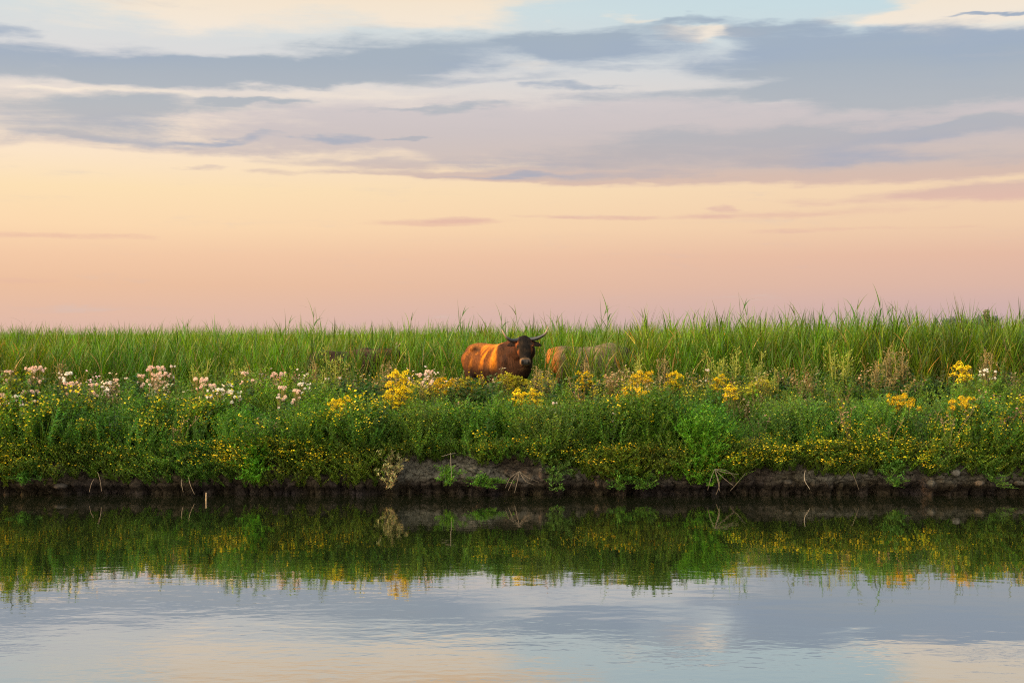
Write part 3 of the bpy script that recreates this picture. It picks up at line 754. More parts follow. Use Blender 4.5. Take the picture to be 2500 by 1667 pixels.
def cattle(name, label, cat, loc, yaw, sc, head_at, head_yaw, head_pitch, coat, horn_pts, legs_dark=True):
    root = empty(name, (loc[0], loc[1], float(ground_z(loc[0], loc[1])) - .01), label, cat, None, yaw, sc)
    bm = bmesh.new()
    prof = [(-.95, 1.26, 1.04, .07), (-.90, 1.34, .88, .18), (-.80, 1.395, .78, .255), (-.62, 1.425, .70, .30), (-.42, 1.42, .66, .325), (-.18, 1.395, .60, .36), (.08, 1.40, .57, .375),
            (.30, 1.45, .57, .355), (.48, 1.50, .58, .33), (.62, 1.50, .60, .30), (.76, 1.45, .66, .25), (.88, 1.38, .76, .18), (.95, 1.30, .88, .10)]
    rings = []
    for x, zt, zb, hw in prof:
        zc, hh = (zt + zb) / 2, (zt - zb) / 2
        ring = []
        for k in range(24):
            q = 2 * math.pi * k / 24; cy_, sz_ = math.cos(q), math.sin(q)
            e = .82 if sz_ > 0 else .9
            yv = math.copysign(abs(cy_) ** e, cy_) * hw * (1 - .16 * max(sz_, 0) ** 2); zv = math.copysign(abs(sz_) ** .92, sz_) * hh
            ring.append((x, yv, zc + zv))
        rings.append(ring)
    ring_loft(bm, rings)
    # legs: front knee low, hind stifle at the belly and hock pointing back
    for s in (-1, 1):
        chain(bm, [((.52, .20 * s, 1.05), .17), ((.50, .21 * s, .72), .125), ((.50, .20 * s, .46), .066), ((.50, .20 * s, .40), .062), ((.49, .19 * s, .16), .042), ((.50, .19 * s, .10), .055), ((.52, .19 * s, .04), .062)])
        chain(bm, [((-.66, .19 * s, 1.08), .20), ((-.58, .22 * s, .78), .145), ((-.68, .20 * s, .56), .085), ((-.77, .19 * s, .44), .062), ((-.74, .18 * s, .17), .043), ((-.72, .18 * s, .10), .055), ((-.69, .18 * s, .04), .06)])
        ball(bm, (.40, .24 * s, 1.12), (.19, .11, .30))         # shoulder blade
        ball(bm, (-.50, .23 * s, 1.30), (.10, .08, .07))        # hip bone
        ball(bm, (-.80, .12 * s, 1.20), (.10, .08, .09))        # pin bone
        ball(bm, (-.63, .20 * s, 1.00), (.22, .15, .26))        # thigh
    chain(bm, [((-.90, 0, 1.32), .05), ((-.985, 0, 1.15), .034), ((-1.0, 0, .8), .026), ((-.98, 0, .55), .035), ((-.98, 0, .42), .05), ((-.98, 0, .30), .02)])
    # neck and head
    H = Vector(head_at); cyw, syw = math.cos(head_yaw), math.sin(head_yaw); cp, sp = math.cos(head_pitch), math.sin(head_pitch)
    fw = Vector((cp * cyw, cp * syw, -sp)); nn = Vector((sp * cyw, sp * syw, cp)); sd = Vector((-syw, cyw, 0))
    nb = H - nn * .10 - fw * .02
    chain(bm, [((.55, 0, 1.18), .30), (Vector((.80, 0, 1.20)).lerp(nb, .25), .25), (nb.lerp(Vector((.80, 0, 1.2)), .35), .20), (nb + fw * .06, .155)])
    chain(bm, [((.80, 0, .95), .17), (Vector((.9, 0, .98)).lerp(nb, .45) - Vector((0, 0, .16)), .11), (nb + fw * .20 - nn * .06, .08)])   # dewlap
    hp = [(-.03, .095, .07, .00), (.02, .135, .105, -.01), (.08, .158, .140, -.03), (.15, .168, .158, -.045), (.21, .166, .160, -.05), (.27, .145, .145, -.045), (.33, .118, .122, -.038),
          (.39, .104, .104, -.030), (.44, .106, .096, -.026), (.49, .110, .090, -.026), (.525, .098, .074, -.03), (.55, .065, .045, -.035)]
    rings = []
    for t_, hw, hd, off in hp:
        c = H + fw * t_ + nn * off; ring = []
        for k in range(24):
            q = 2 * math.pi * k / 24; a, b = math.cos(q), math.sin(q)
            ring.append(c + sd * math.copysign(abs(a) ** .85, a) * hw * (1 - .12 * max(-b, 0)) + nn * math.copysign(abs(b) ** .8, b) * hd)
        rings.append(ring)
    ring_loft(bm, rings)
    ball(bm, H + nn * .01 + fw * .0, (.09, .09, .075))             # poll tuft
    ears = []
    for s in (-1, 1):
        ball(bm, H + fw * .16 + sd * .135 * s + nn * .05, .045)     # brow
        ball(bm, H + fw * .50 + sd * .06 * s + nn * .030, .040)     # nostril wing
        e0 = H + fw * .07 + sd * .13 * s - nn * .03
        for i in range(9):
            t_ = i / 8; wd = .018 + .052 * math.sin(math.pi * (.12 + .85 * t_)) ** .8
            c = e0 + sd * (.20 * t_) * s - Vector((0, 0, .035 * t_ * t_ + .004)) - nn * .02 * t_
            m4 = Matrix.Translation(c) @ Matrix((sd, fw, nn)).transposed().to_4x4() @ Matrix.Diagonal((.026, wd, .017, 1))
            bmesh.ops.create_icosphere(bm, subdivisions=2, radius=1.0, matrix=m4)
        ears.append(e0)
    tmp = bpy.data.meshes.new('tmp'); bm.to_mesh(tmp); bm.free()
    to = bpy.data.objects.new('tmp', tmp); COL.objects.link(to)
    md = to.modifiers.new('r', 'REMESH'); md.mode = 'VOXEL'; md.voxel_size = .0155; md.adaptivity = 0
    dg = bpy.context.evaluated_depsgraph_get(); dg.update()
    me = bpy.data.meshes.new_from_object(to.evaluated_get(dg))
    bpy.data.objects.remove(to); bpy.data.meshes.remove(tmp)
    n = len(me.vertices); V = np.empty(n * 3, np.float32); me.vertices.foreach_get('co', V); V = V.reshape(-1, 3).astype(float)
    E = np.empty(len(me.edges) * 2, np.int32); me.edges.foreach_get('vertices', E); E = E.reshape(-1, 2)
    deg = np.bincount(E.ravel(), minlength=n).clip(1)[:, None]
    hc = np.array(H)
    hd_ = np.linalg.norm(V - (hc + np.array(fw) * .25), axis=1)
    body_w = sstep(hd_, .34, .55)[:, None]                          # smooth the body more than the head
    for it in range(9):
        acc = np.zeros_like(V)
        for c in range(3): acc[:, c] = np.bincount(E[:, 0], V[E[:, 1], c], n) + np.bincount(E[:, 1], V[E[:, 0], c], n)
        k = .6 * (body_w if it >= 2 else .5 + .5 * body_w)
        V = V + k * (acc / deg - V)
    # muscle and rib relief on the flanks
    x, y, z = V[:, 0], V[:, 1], V[:, 2]; sgn = np.sign(y)
    fl = sstep(np.abs(y), .14, .26) * body_w[:, 0] * sstep(z, .6, .8)
    rib = np.sin((x + .25 * (1.2 - z)) * 38) * sstep(x, -.32, -.18) * (1 - sstep(x, .14, .26)) * (1 - sstep(z, 1.15, 1.32)) * .011
    hollow = -.065 * np.exp(-((x + .33) / .10) ** 2 - ((z - 1.24) / .10) ** 2) - .035 * np.exp(-((x - .16) / .055) ** 2 - ((z - 1.05) / .30) ** 2) - .03 * np.exp(-((x + .40) / .06) ** 2 - ((z - .95) / .2) ** 2)
    bulge = .04 * np.exp(-((x - .27) / .05) ** 2 - ((z - 1.05) / .32) ** 2) + .02 * np.exp(-((x + .05) / .16) ** 2 - ((z - .85) / .2) ** 2)
    V[:, 1] += sgn * fl * (rib + hollow + bulge)
    me.vertices.foreach_set('co', V.astype(np.float32).ravel())
    # coat colours
    L_ = V - hc; tf = L_ @ np.array(fw); tn = L_ @ np.array(nn); ts = L_ @ np.array(sd)
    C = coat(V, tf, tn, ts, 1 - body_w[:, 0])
    a = me.attributes.new('Col', 'FLOAT_COLOR', 'POINT'); rgba = np.ones((n, 4), np.float32); rgba[:, :3] = C; a.data.foreach_set('color', rgba.ravel())
    me.polygons.foreach_set('use_smooth', np.full(len(me.polygons), True)); me.materials.clear(); me.materials.append(M_HIDE); me.update(); me.name = 'cattle body'
    body = link('body', me, root)
    for s in (-1, 1):
        pts = []
        for (o, up_, fo, r_) in horn_pts[0 if s < 0 else 1]:
            fh = Vector((cyw, syw, 0)); pts.append((H + sd * o * s + Vector((0, 0, up_)) + fh * fo, r_ * .84))
        hm = tube_mesh('horn', spline(pts, 22), 14, lambda t_: np.array((.020, .020, .020)) * (1 - sstep(t_, .45, .75)) + np.array((.20, .13, .08)) * sstep(t_, .45, .75) * (1 - sstep(t_, .84, .97)) + np.array((.012, .010, .010)) * sstep(t_, .84, .97), M_HORN)
        link('horn', hm, root)
        bm = bmesh.new(); bmesh.ops.create_uvsphere(bm, u_segments=14, v_segments=10, radius=.021)
        em = bpy.data.meshes.new('eye'); bm.to_mesh(em); bm.free(); em.materials.append(M_EYE)
        for q in em.polygons: q.use_smooth = True
        eo = link('eye', em, root); eo.location = H + fw * .185 + sd * .143 * s + nn * .055
    return root

m, N, L = new_mat('eye'); p_ = N.new('ShaderNodeBsdfPrincipled'); p_.inputs['Base Color'].default_value = (.008, .006, .005, 1); p_.inputs['Roughness'].default_value = .12
o_ = N.new('ShaderNodeOutputMaterial'); L.new(p_.outputs[0], o_.inputs[0]); M_EYE = m

def mix3(a, b, t): t = np.asarray(t)[:, None]; return np.asarray(a) * (1 - t) + np.asarray(b) * t

def muzzle(C, tf, tn, ts, hw, ring, nose):
    m_ = hw * sstep(tf, .425, .455); C = mix3(C, ring, m_ * .9)
    pad = hw * sstep(tf, .45, .475) * sstep(tn, -.03, .0) * (1 - sstep(np.abs(ts), .075, .095)); C = mix3(C, nose, pad)
    nos = np.exp(-((np.abs(ts) - .062) / .018) ** 2 - ((tf - .515) / .018) ** 2) * hw * sstep(tn, -.05, -.01); C = mix3(C, (.006, .005, .005), np.clip(nos * 1.4, 0, 1))
    mouth = np.exp(-((tn + .075) / .010) ** 2) * sstep(tf, .40, .44) * hw; C = mix3(C, (.006, .005, .005), np.clip(mouth * 1.2, 0, 1))
    return C

def bull_coat(V, tf, tn, ts, hw):
    x, y, z = V.T; nz = fbm(x * 5 + 3 * y, z * 5, 210); n2_ = fbm(x * 2.2, z * 2.2 + y, 214)
    C = mix3((.42, .135, .006), (.22, .058, .004), sstep(nz, .35, .65))
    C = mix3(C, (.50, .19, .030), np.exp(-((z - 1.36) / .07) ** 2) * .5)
    # flank relief's light and shade coloured in: dark bands, bright stripe behind the shoulder
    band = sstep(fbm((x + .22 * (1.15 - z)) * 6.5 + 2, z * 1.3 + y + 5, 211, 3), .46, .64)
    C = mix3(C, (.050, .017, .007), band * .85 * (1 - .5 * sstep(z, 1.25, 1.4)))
    C = mix3(C, (.56, .21, .022), np.exp(-((x - .23 - .16 * (z - 1.1)) / .075) ** 2) * sstep(z, .75, .95) * (.35 + .6 * nz))
    C = mix3(C, (.060, .026, .012), sstep(n2_, .52, .70) * .6)
    C = mix3(C, (.020, .009, .006), sstep(x, .29, .42) * (1 - sstep(z, 1.36, 1.60)) * .96)
    C = mix3(C, (.055, .016, .006), sstep(x, .45, .7) * sstep(z, 1.28, 1.45) * .6)
    C = mix3(C, (.045, .014, .006), np.exp(-((fbm(x * 9 + y * 6, z * 2.5, 217) - .62) / .06) ** 2) * sstep(x, .45, .6) * .8)
    C = mix3(C, (.018, .009, .006), 1 - sstep(z + .12 * (nz - .5), .80, 1.08))
    C = mix3(C, (.040, .019, .010), np.exp(-((x + .37) / .10) ** 2 - ((z - 1.28) / .08) ** 2))  # hip hollow's shade darkened into the coat
    C = mix3(C, (.035, .013, .007), (1 - sstep(x, -.90, -.72)) * .7)
    head = mix3((.008, .006, .005), (.15, .045, .014), sstep(np.abs(ts), .10, .15) * sstep(tf, .0, .10) * (1 - sstep(np.abs(ts), .17, .2)))
    head = mix3(head, (.018, .012, .008), sstep(fbm(ts * 14, tf * 14, 215), .5, .7))
    head = mix3(head, (.016, .010, .008), sstep(np.abs(ts), .17, .2))
    C = mix3(C, head, hw * sstep(tn, -.17, -.09))
    return muzzle(C, tf, tn, ts, hw, (.16, .095, .05), (.035, .032, .031))

def dun_coat(V, tf, tn, ts, hw):
    x, y, z = V.T; nz = fbm(x * 5 + 3 * y, z * 5, 220)
    C = mix3((.135, .10, .058), (.09, .07, .042), sstep(nz, .35, .65))
    C = mix3(C, (.23, .085, .02), 1 - sstep(x + .25 * (nz - .5), -.80, -.52))  # low sun on the rump put into the coat as orange
    C = mix3(C, (.030, .020, .014), sstep(x, .62, .85))
    C = mix3(C, (.03, .02, .015), 1 - sstep(z, .5, .75))
    C = mix3(C, (.03, .022, .018), hw)
    return muzzle(C, tf, tn, ts, hw, (.25, .18, .12), (.06, .055, .05))

def black_coat(V, tf, tn, ts, hw):
    x, y, z = V.T; nz = fbm(x * 5 + 3 * y, z * 5, 230)
    C = mix3((.022, .014, .010), (.040, .022, .014), sstep(nz, .4, .7))
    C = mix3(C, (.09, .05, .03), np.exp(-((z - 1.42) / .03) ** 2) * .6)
    return muzzle(C, tf, tn, ts, hw, (.2, .15, .1), (.05, .045, .04))

HB = [[(.095, -.005, -.01, .050), (.19, -.03, .03, .047), (.29, -.015, .09, .040), (.375, .055, .12, .028), (.43, .15, .11, .016), (.46, .215, .08, .004)],
      [(.095, -.005, -.01, .050), (.20, .005, .03, .046), (.31, .045, .08, .038), (.40, .11, .10, .028), (.445, .20, .09, .016), (.46, .295, .06, .004)]]
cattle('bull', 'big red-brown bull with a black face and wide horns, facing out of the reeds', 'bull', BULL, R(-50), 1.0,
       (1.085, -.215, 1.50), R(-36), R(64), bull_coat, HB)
HC = [[(.08, 0, 0, .035), (.16, .02, .05, .03), (.22, .10, .10, .02), (.24, .2, .12, .004)]] * 2
cattle('cow', 'grey-brown cow with orange sunlight coloured into its rump, its back showing through the reeds right of the bull', 'cow', (1.66, 31.5), R(-4), .92,
       (1.20, -.05, 1.06), R(-10), R(60), dun_coat, HC)
cattle('cow', 'nearly black cow mostly hidden in the reeds left of the bull, one dark horn raised', 'cow', (-3.78, 32.2), R(-2), .85,
       (1.26, .0, 1.42), R(-12), R(35), black_coat, [[(.08, 0, 0, .04), (.15, .05, .06, .035), (.17, .16, .16, .025), (.12, .26, .26, .004)]] * 2)

# ------------------------------------------------------------------ individual plants
def tpl_mesh(name, t, mat): V, F, C = t.done(); return mesh_from(name, V, F, C, mat)

def copy_thing(src, loc, rz, s, label, group=None):
    r = src.copy(); COL.objects.link(r); r.location = loc; r.rotation_euler = (0, 0, rz); r.scale = (s, s, s); r['label'] = label
    if group: r['group'] = group
    for ch in list(src.children):
        c = ch.copy(); COL.objects.link(c); c.parent = r
        for g in ch.children:
            d = g.copy(); COL.objects.link(d); d.parent = c
    return r

def make_ragwort(r, h, heads, fcol, wide):
    """h = 1 m tall plant: ribbed stems, ragged leaves, flat-topped heads of many small flowers"""
    st, lf, hs = Tpl(), Tpl(), []
    sc = np.array((.16, .13, .04))
    for k in range(heads):
        a = r.uniform(0, 6.28); rad = wide * math.sqrt((k + .3) / heads); q = np.array((math.cos(a) * rad, math.sin(a) * rad * .8, h * r.uniform(.72, 1.0) if k else h))
        base = np.array((q[0] * .25, q[1] * .25, 0)); mid = base * .6 + q * .4 + np.append(r.normal(0, .02, 2), 0)
        stalk(st, base, mid, .005, .004, sc); stalk(st, mid, q - (0, 0, .05), .004, .003, sc)
        for j in range(16):
            b = mid + (q - mid) * r.uniform(-.9, .85); an = r.uniform(0, 6.28)
            leaf(lf, r, b, (math.cos(an), math.sin(an), .6), r.uniform(.05, .10), .018, .5, vary(r, (.085, .12, .03), .2), 3)
        t = Tpl(); hr = r.uniform(.04, .085)
        for j in range(46):
            an = r.uniform(0, 6.28); rr_ = hr * math.sqrt(r.random()); e = q + np.array((math.cos(an) * rr_, math.sin(an) * rr_, -.6 * rr_ * rr_ / hr + r.normal(0, .014)))
            if j % 3 == 0: stalk(t, q - (0, 0, .07), e, .0015, .001, sc)
            disc(t, e, (r.normal(0, .45), r.normal(-.2, .45), 1), r.uniform(.009, .0145), vary(r, fcol, .12, .06), r, 6, np.array(fcol) * (.85, .7, .7))
        hs.append(t)
    return st, lf, hs

def ragwort_proto(seed, heads, fcol, wide):
    r = np.random.default_rng(seed); st, lf, hs = make_ragwort(r, 1.0, heads, fcol, wide)
    root = empty('ragwort', (0, 0, 0), 'x', 'wildflower', 'ragwort plants on the bank')
    link('stem', tpl_mesh('ragwort stem', st, M_DRY), root); link('leaves', tpl_mesh('ragwort leaves', lf, M_LEAF), root)
    for t in hs: link('flower_head', tpl_mesh('ragwort head', t, M_PETAL), root)
    return root

YEL, ORA, OLV = (.66, .52, .012), (.62, .44, .012), (.36, .35, .025)
RP = {}
RAG = [  # px, py of the top, distance, prototype (heads, colour, half width), label
    (968, 905, 23.1, ('tall', 18, YEL, .18), 'tall bright yellow ragwort in two tiers, left of the bull beside the dark thicket'),
    (950, 955, 22.6, ('mid', 13, YEL, .17), 'lower bright yellow ragwort clump directly below the tall two-tiered one'),
    (985, 945, 22.8, ('mid', 13, YEL, .17), 'yellow ragwort leaning against the right side of the tall two-tiered one'),
    (1085, 922, 24.6, ('wide', 22, ORA, .30), 'wide golden ragwort clump left of the bull, behind pinkish seed stalks'),
    (1140, 922, 25.0, ('olive', 18, OLV, .24), 'small olive-yellow ragwort clump just under the rear end of the bull'),
    (1268, 918, 25.2, ('olive', 18, OLV, .24), 'pale olive-yellow ragwort clump in front of the chest of the bull'),
    (1240, 912, 25.6, ('olive', 18, OLV, .24), 'olive-yellow ragwort clump under the belly of the bull'),
    (1265, 950, 23.6, ('mid', 13, YEL, .17), 'low flat yellow ragwort in the herbs below the front of the bull'),
    (1303, 950, 23.6, ('mid', 13, YEL, .17), 'low flat yellow ragwort below and right of the muzzle of the bull'),
    (1430, 908, 24.6, ('tall', 18, YEL, .18), 'brightest domed yellow ragwort below the grey-brown cow'),
    (1565, 906, 24.5, ('wide', 22, ORA, .30), 'broad golden orange ragwort, widest of those right of the grey-brown cow'),
    (1545, 945, 23.8, ('wide', 22, ORA, .30), 'low orange ragwort spreading beneath the broad golden one'),
    (1645, 908, 24.6, ('tall', 18, YEL, .18), 'bright yellow ragwort immediately right of the broad golden orange one'),
    (1760, 915, 24.5, ('mid', 13, YEL, .17), 'yellow ragwort with scattered heads, third bright clump right of the grey-brown cow'),
    (1782, 938, 24.1, ('mid', 13, YEL, .17), 'lower companion ragwort tucked under the scattered yellow heads'),
    (1855, 925, 24.5, ('olive', 18, OLV, .24), 'dull olive-yellow ragwort standing alone to the right of the bright clumps'),
    (2205, 962, 23.2, ('wide', 22, ORA, .30), 'left golden ragwort mound of the pair in the pale herbs at the right'),
    (2350, 968, 23.2, ('wide', 22, ORA, .30), 'right golden ragwort mound of the pair in the pale herbs at the right'),
    (2345, 884, 25.6, ('mid', 13, YEL, .17), 'yellow ragwort against the dark thicket near the right edge'),
    (818, 975, 22.9, ('mid', 13, YEL, .17), 'small flat yellow ragwort low on the bank left of the dark thicket'),
    (845, 966, 23.0, ('mid', 13, YEL, .17), 'small yellow ragwort touching the dark thicket from its lower left'),
]
def nearer(py, d): return min(d, float(np.interp(py, [925, 945, 970, 992], [25.0, 22.7, 21.9, 21.55])))   # the low ones stand on the front slope
for i, (px, py, d, (k, hn, fc, wd), lab) in enumerate(RAG):
    d = nearer(py, d)
    x = X(px, d); g0 = float(ground_z(x, d)) - .02; s = max(.5, Z(py, d) - g0)
    if k not in RP:
        RP[k] = ragwort_proto(300 + len(RP), hn, fc, wd); o = RP[k]
        o.location = (x, d, g0); o.rotation_euler = (0, 0, i * 1.1); o.scale = (s, s, s); o['label'] = lab
    else: copy_thing(RP[k], (x, d, g0), i * 1.7, s, lab)

def thistle_proto(seed, nheads, wide, down, stemc, leafc):
    r = np.random.default_rng(seed); st, lf, heads = Tpl(), Tpl(), []
    for k in range(nheads):
        a = r.uniform(0, 6.28); rad = wide * math.sqrt(r.random()); q = np.array((math.cos(a) * rad, math.sin(a) * rad * .7, 1.0 - r.random() ** 2 * .28 if k else 1.0))
        base = np.array((q[0] * .2, q[1] * .2, 0)); mid = np.array((q[0] * .45, q[1] * .45, .62 + r.normal(0, .05)))
        if k % 3 == 0: stalk(st, base, mid, .005, .004, stemc)
        stalk(st, mid, q, .003, .0025, stemc)
        for j in range(9):
            b = base + (mid - base) * r.uniform(.1, 1.3); an = r.uniform(0, 6.28)
            leaf(lf, r, b, (math.cos(an), math.sin(an), .5), r.uniform(.06, .12), .022, .5, vary(r, leafc, .2), 3)
        t = Tpl(); hr = r.uniform(.014, .030)
        c = vary(r, down, .06, .03)
        disc(t, q - (0, 0, .01), (0, 0, -1), .014, (.10, .07, .05), r, 6)
        fluff(t, r, q + np.array((0, 0, .012)), hr, c, 60)
        heads.append(t)
    root = empty('thistle', (0, 0, 0), 'x', 'thistle', 'thistles in white and pink down')
    link('stem', tpl_mesh('thistle stem', st, M_DRY), root); link('leaves', tpl_mesh('thistle leaves', lf, M_LEAF), root)
    for t in heads: link('seed_head', tpl_mesh('thistle head', t, M_PETAL), root)
    return root

TP = {'pink': (22, .19, (.70, .52, .44)), 'white': (16, .17, (.72, .69, .62)), 'small': (10, .11, (.68, .52, .44)), 'few': (4, .06, (.62, .56, .5))}
THI = [
    (88, 898, 24.6, 'pink', 'pinkish fluffy thistle, highest of those at the left edge of the meadow'),
    (20, 908, 24.6, 'small', 'small brownish pink thistle at the left border against the reeds'),
    (160, 912, 24.4, 'white', 'whitish fluffy thistle standing right of the highest pink thistle'),
    (178, 935, 23.8, 'pink', 'peach thistle with a yellowed stem below the whitish one'),
    (22, 935, 24.0, 'few', 'thistle with a pair of peach heads near the left border'),
    (72, 955, 23.0, 'pink', 'peach thistle cluster low at the left, above the big white heads'),
    (35, 968, 22.7, 'white', 'white downy thistle low at the left, left of the largest white head'),
    (55, 990, 22.3, 'few', 'lowest white thistle at the left, with one large woolly head'),
    (92, 980, 22.5, 'few', 'white thistle with a single round head right of the largest woolly one'),
    (6, 965, 22.8, 'small', 'thistle cut by the left edge of the view'),
    (260, 935, 24.0, 'white', 'pale thistle clump halfway between the left border and the big pink clump'),
    (228, 940, 24.0, 'small', 'small pale thistle immediately left of the halfway pale clump'),
    (283, 928, 24.3, 'small', 'thin pink thistle just right of the halfway pale clump'),
    (310, 925, 24.5, 'few', 'thistle with a lone round pink head before the reeds'),
    (378, 897, 24.8, 'pink', 'broad pinkish thistle clump reaching up into the reeds, left of a lone high head'),
    (395, 912, 24.5, 'pink', 'pink thistle clump in the lower half of the broad one under the reeds'),
    (345, 918, 24.4, 'small', 'brownish thistle on the left flank of the broad pinkish clump'),
    (425, 896, 24.8, 'few', 'lone high pinkish thistle head rising on a thin stem before the reeds'),
    (360, 940, 23.9, 'few', 'peach thistle low under the broad pinkish clump'),
    (492, 925, 23.8, 'pink', 'large dense pink and peach thistle clump above the green mound'),
    (505, 940, 23.4, 'pink', 'pink thistle clump merged into the front of the large dense one'),
    (528, 952, 23.3, 'white', 'whitish thistle trailing right below the large dense pink clump'),
    (555, 940, 23.8, 'white', 'whitish pink thistle midway between the large dense clump and the tall round one'),
    (575, 957, 23.4, 'white', 'low whitish thistle spreading along the herbs under the midway one'),
    (598, 912, 24.6, 'small', 'pink thistle with a high double head right of the large dense clump'),
    (622, 930, 24.2, 'small', 'pink thistle standing on the right end of the whitish row'),
    (678, 912, 24.2, 'pink', 'tall rounded peach pink thistle, showiest one left of the small flat ragwort'),
    (745, 915, 24.6, 'few', 'pinkish thistle with two heads near the centre left before the reeds'),
    (690, 947, 23.4, 'small', 'whitish thistle right under the tall rounded peach one'),
    (745, 938, 23.8, 'white', 'grey-white thistle cluster between the tall rounded thistle and the dark thicket'),
    (724, 955, 23.3, 'small', 'small pink thistle below the grey-white cluster'),
    (682, 972, 22.8, 'few', 'single low peach thistle head in the green herbs'),
    (800, 926, 24.4, 'few', 'thistle with two pinkish heads at the left tip of the dark thicket'),
    (825, 924, 24.4, 'few', 'thistle with pinkish heads above the middle of the dark thicket'),
    (1048, 908, 24.0, 'small', 'brownish pink thistle with heads side by side, left of the wide golden ragwort'),
    (1030, 915, 23.8, 'small', 'dull pink thistle just left of the brownish one beside the tall ragwort'),
    (1722, 905, 24.6, 'few', 'thistle with one pale pink head among olive stalks right of centre'),
    (2410, 905, 24.8, 'white', 'pale lilac thistle clump in the dark thicket near the right edge'),
    (1355, 985, 22.6, 'few', 'greyish thistle head among the middle herbs right of the bull'),
    (1495, 1010, 22.1, 'few', 'frayed white thistle down in the middle of the bank'),
]
TO = {}
for i, (px, py, d, k, lab) in enumerate(THI):
    d = nearer(py, d)
    x = X(px, d); g0 = float(ground_z(x, d)) - .02; s = max(.45, Z(py, d) - g0)
    if k not in TO:
        nh, wd, dn = TP[k]; TO[k] = thistle_proto(400 + len(TO), nh, wd, dn, (.16, .12, .05), (.07, .095, .035)); o = TO[k]
        o.location = (x, d, g0); o.rotation_euler = (0, 0, i * .9); o.scale = (s, s, s); o['label'] = lab
    else: copy_thing(TO[k], (x, d, g0), i * 2.1, s, lab)

def spike_proto(seed, leafc, headc, name, cat, group, nh=6):
    r = np.random.default_rng(seed); st, lf, sp_ = Tpl(), Tpl(), []
    for k in range(nh):
        top = np.array((r.normal(0, .13), r.normal(0, .09), r.uniform(.66, .94) if k else 1.0)); b0 = np.array((top[0] * .3, top[1] * .3, 0))
        stalk(st, b0, top, .006, .003, np.array(headc) * .7)
        for j in range(40):
            q = r.uniform(.05, .72); b = b0 + (top - b0) * q; an = r.uniform(0, 6.28)
            leaf(lf, r, b, (math.cos(an), math.sin(an), .5), r.uniform(.06, .12) * (1.1 - .5 * q), .024, .6, vary(r, leafc, .2), 3)
        t = Tpl(); stalk(t, b0 + (top - b0) * .58, top, .012, .006, np.array(headc) * .8)
        for j in range(70):
            q = .60 + .40 * r.random(); b = b0 + (top - b0) * q; an = r.uniform(0, 6.28); w_ = .10 * (1.25 - q) / .5
            e = b + np.array((math.cos(an) * w_, math.sin(an) * w_, .03)) * r.uniform(.1, 1) ** 1.5
            diamond(t, r, e, (math.cos(an), math.sin(an), .9),   .036, .015, vary(r, headc, .18, .08))
        sp_.append(t)
    root = empty(name, (0, 0, 0), 'x', cat, group)
    link('stem', tpl_mesh(name + ' stem', st, M_DRY), root); link('leaves', tpl_mesh(name + ' leaves', lf, M_LEAF), root)
    for t in sp_: link('flower_spike', tpl_mesh(name + ' spike', t, M_LEAF), root)
    return root

SPK = [
    (820, 852, 25.6, 'green', 'tall yellow-green leafy spike rising into the reeds in front of the black cow'),
    (783, 905, 24.9, 'green', 'short yellow-green spike left of the tall leafy one'),
    (490, 880, 25.2, 'green', 'yellow-green spike above the large dense pink thistle'),
    (592, 878, 25.4, 'green', 'slim yellow-green spike between two pink thistles in front of the reeds'),
    (155, 880, 25.2, 'brown', 'dark brown seeding dock right of the highest pink thistle at the left'),
    (952, 882, 25.0, 'brown', 'reddish brown dock rising behind the tall two-tiered ragwort'),
    (762, 880, 25.6, 'brown', 'thin brown dock beside the tall yellow-green spike'),
    (1310, 893, 25.4, 'brown', 'brown seeding dock in front of the muzzle of the bull'),
    (1340, 898, 25.2, 'brown', 'brown seeding dock between the bull and the grey-brown cow'),
    (1425, 878, 26.0, 'brown', 'brown dock standing below the back of the grey-brown cow'),
    (1550, 866, 26.0, 'green', 'green spike at the right end of the grey-brown cow'),
    (1625, 868, 26.0, 'brown', 'brown dock between the grey-brown cow and the tallest olive plants'),
    (1750, 858, 26.0, 'green', 'olive leafy spike in the tall olive group right of centre, left one'),
    (1785, 850, 26.0, 'green', 'olive leafy spike in the tall olive group right of centre, highest one'),
    (1850, 862, 26.0, 'green', 'olive leafy spike at the right end of the tall olive group'),
    (2052, 840, 25.9, 'green', 'golden green spike standing alone in front of the reeds on the right'),
    (2170, 848, 26.0, 'brown', 'thin brown dock against the reeds on the right'),
    (2205, 850, 25.8, 'brown', 'golden brown dock right of the thin brown one'),
    (2402, 852, 26.0, 'brown', 'golden brown dock above the pale lilac thistle near the right edge'),
    (2140, 880, 25.2, 'brown', 'low pinkish brown dock in the dark thicket on the right'),
    (1885, 900, 25.0, 'green', 'golden leafy spike right of the dull olive ragwort'),
]
SO = {}
for i, (px, py, d, k, lab) in enumerate(SPK):
    x = X(px, d); g0 = float(ground_z(x, d)) - .02; s = max(.5, Z(py, d) - g0)
    if k not in SO:
        SO[k] = spike_proto(501, (.12, .19, .03), (.19, .23, .035), 'goldenrod', 'wild plant', 'leafy green spikes before the reeds') if k == 'green' else \
                spike_proto(502, (.12, .15, .04), (.20, .165, .065), 'dock', 'wild plant', 'brown seeding docks before the reeds')
        o = SO[k]; o.location = (x, d, g0); o.rotation_euler = (0, 0, i * .9); o.scale = (s, s, s); o['label'] = lab
    else: copy_thing(SO[k], (x, d, g0), i * 2.1, s, lab)

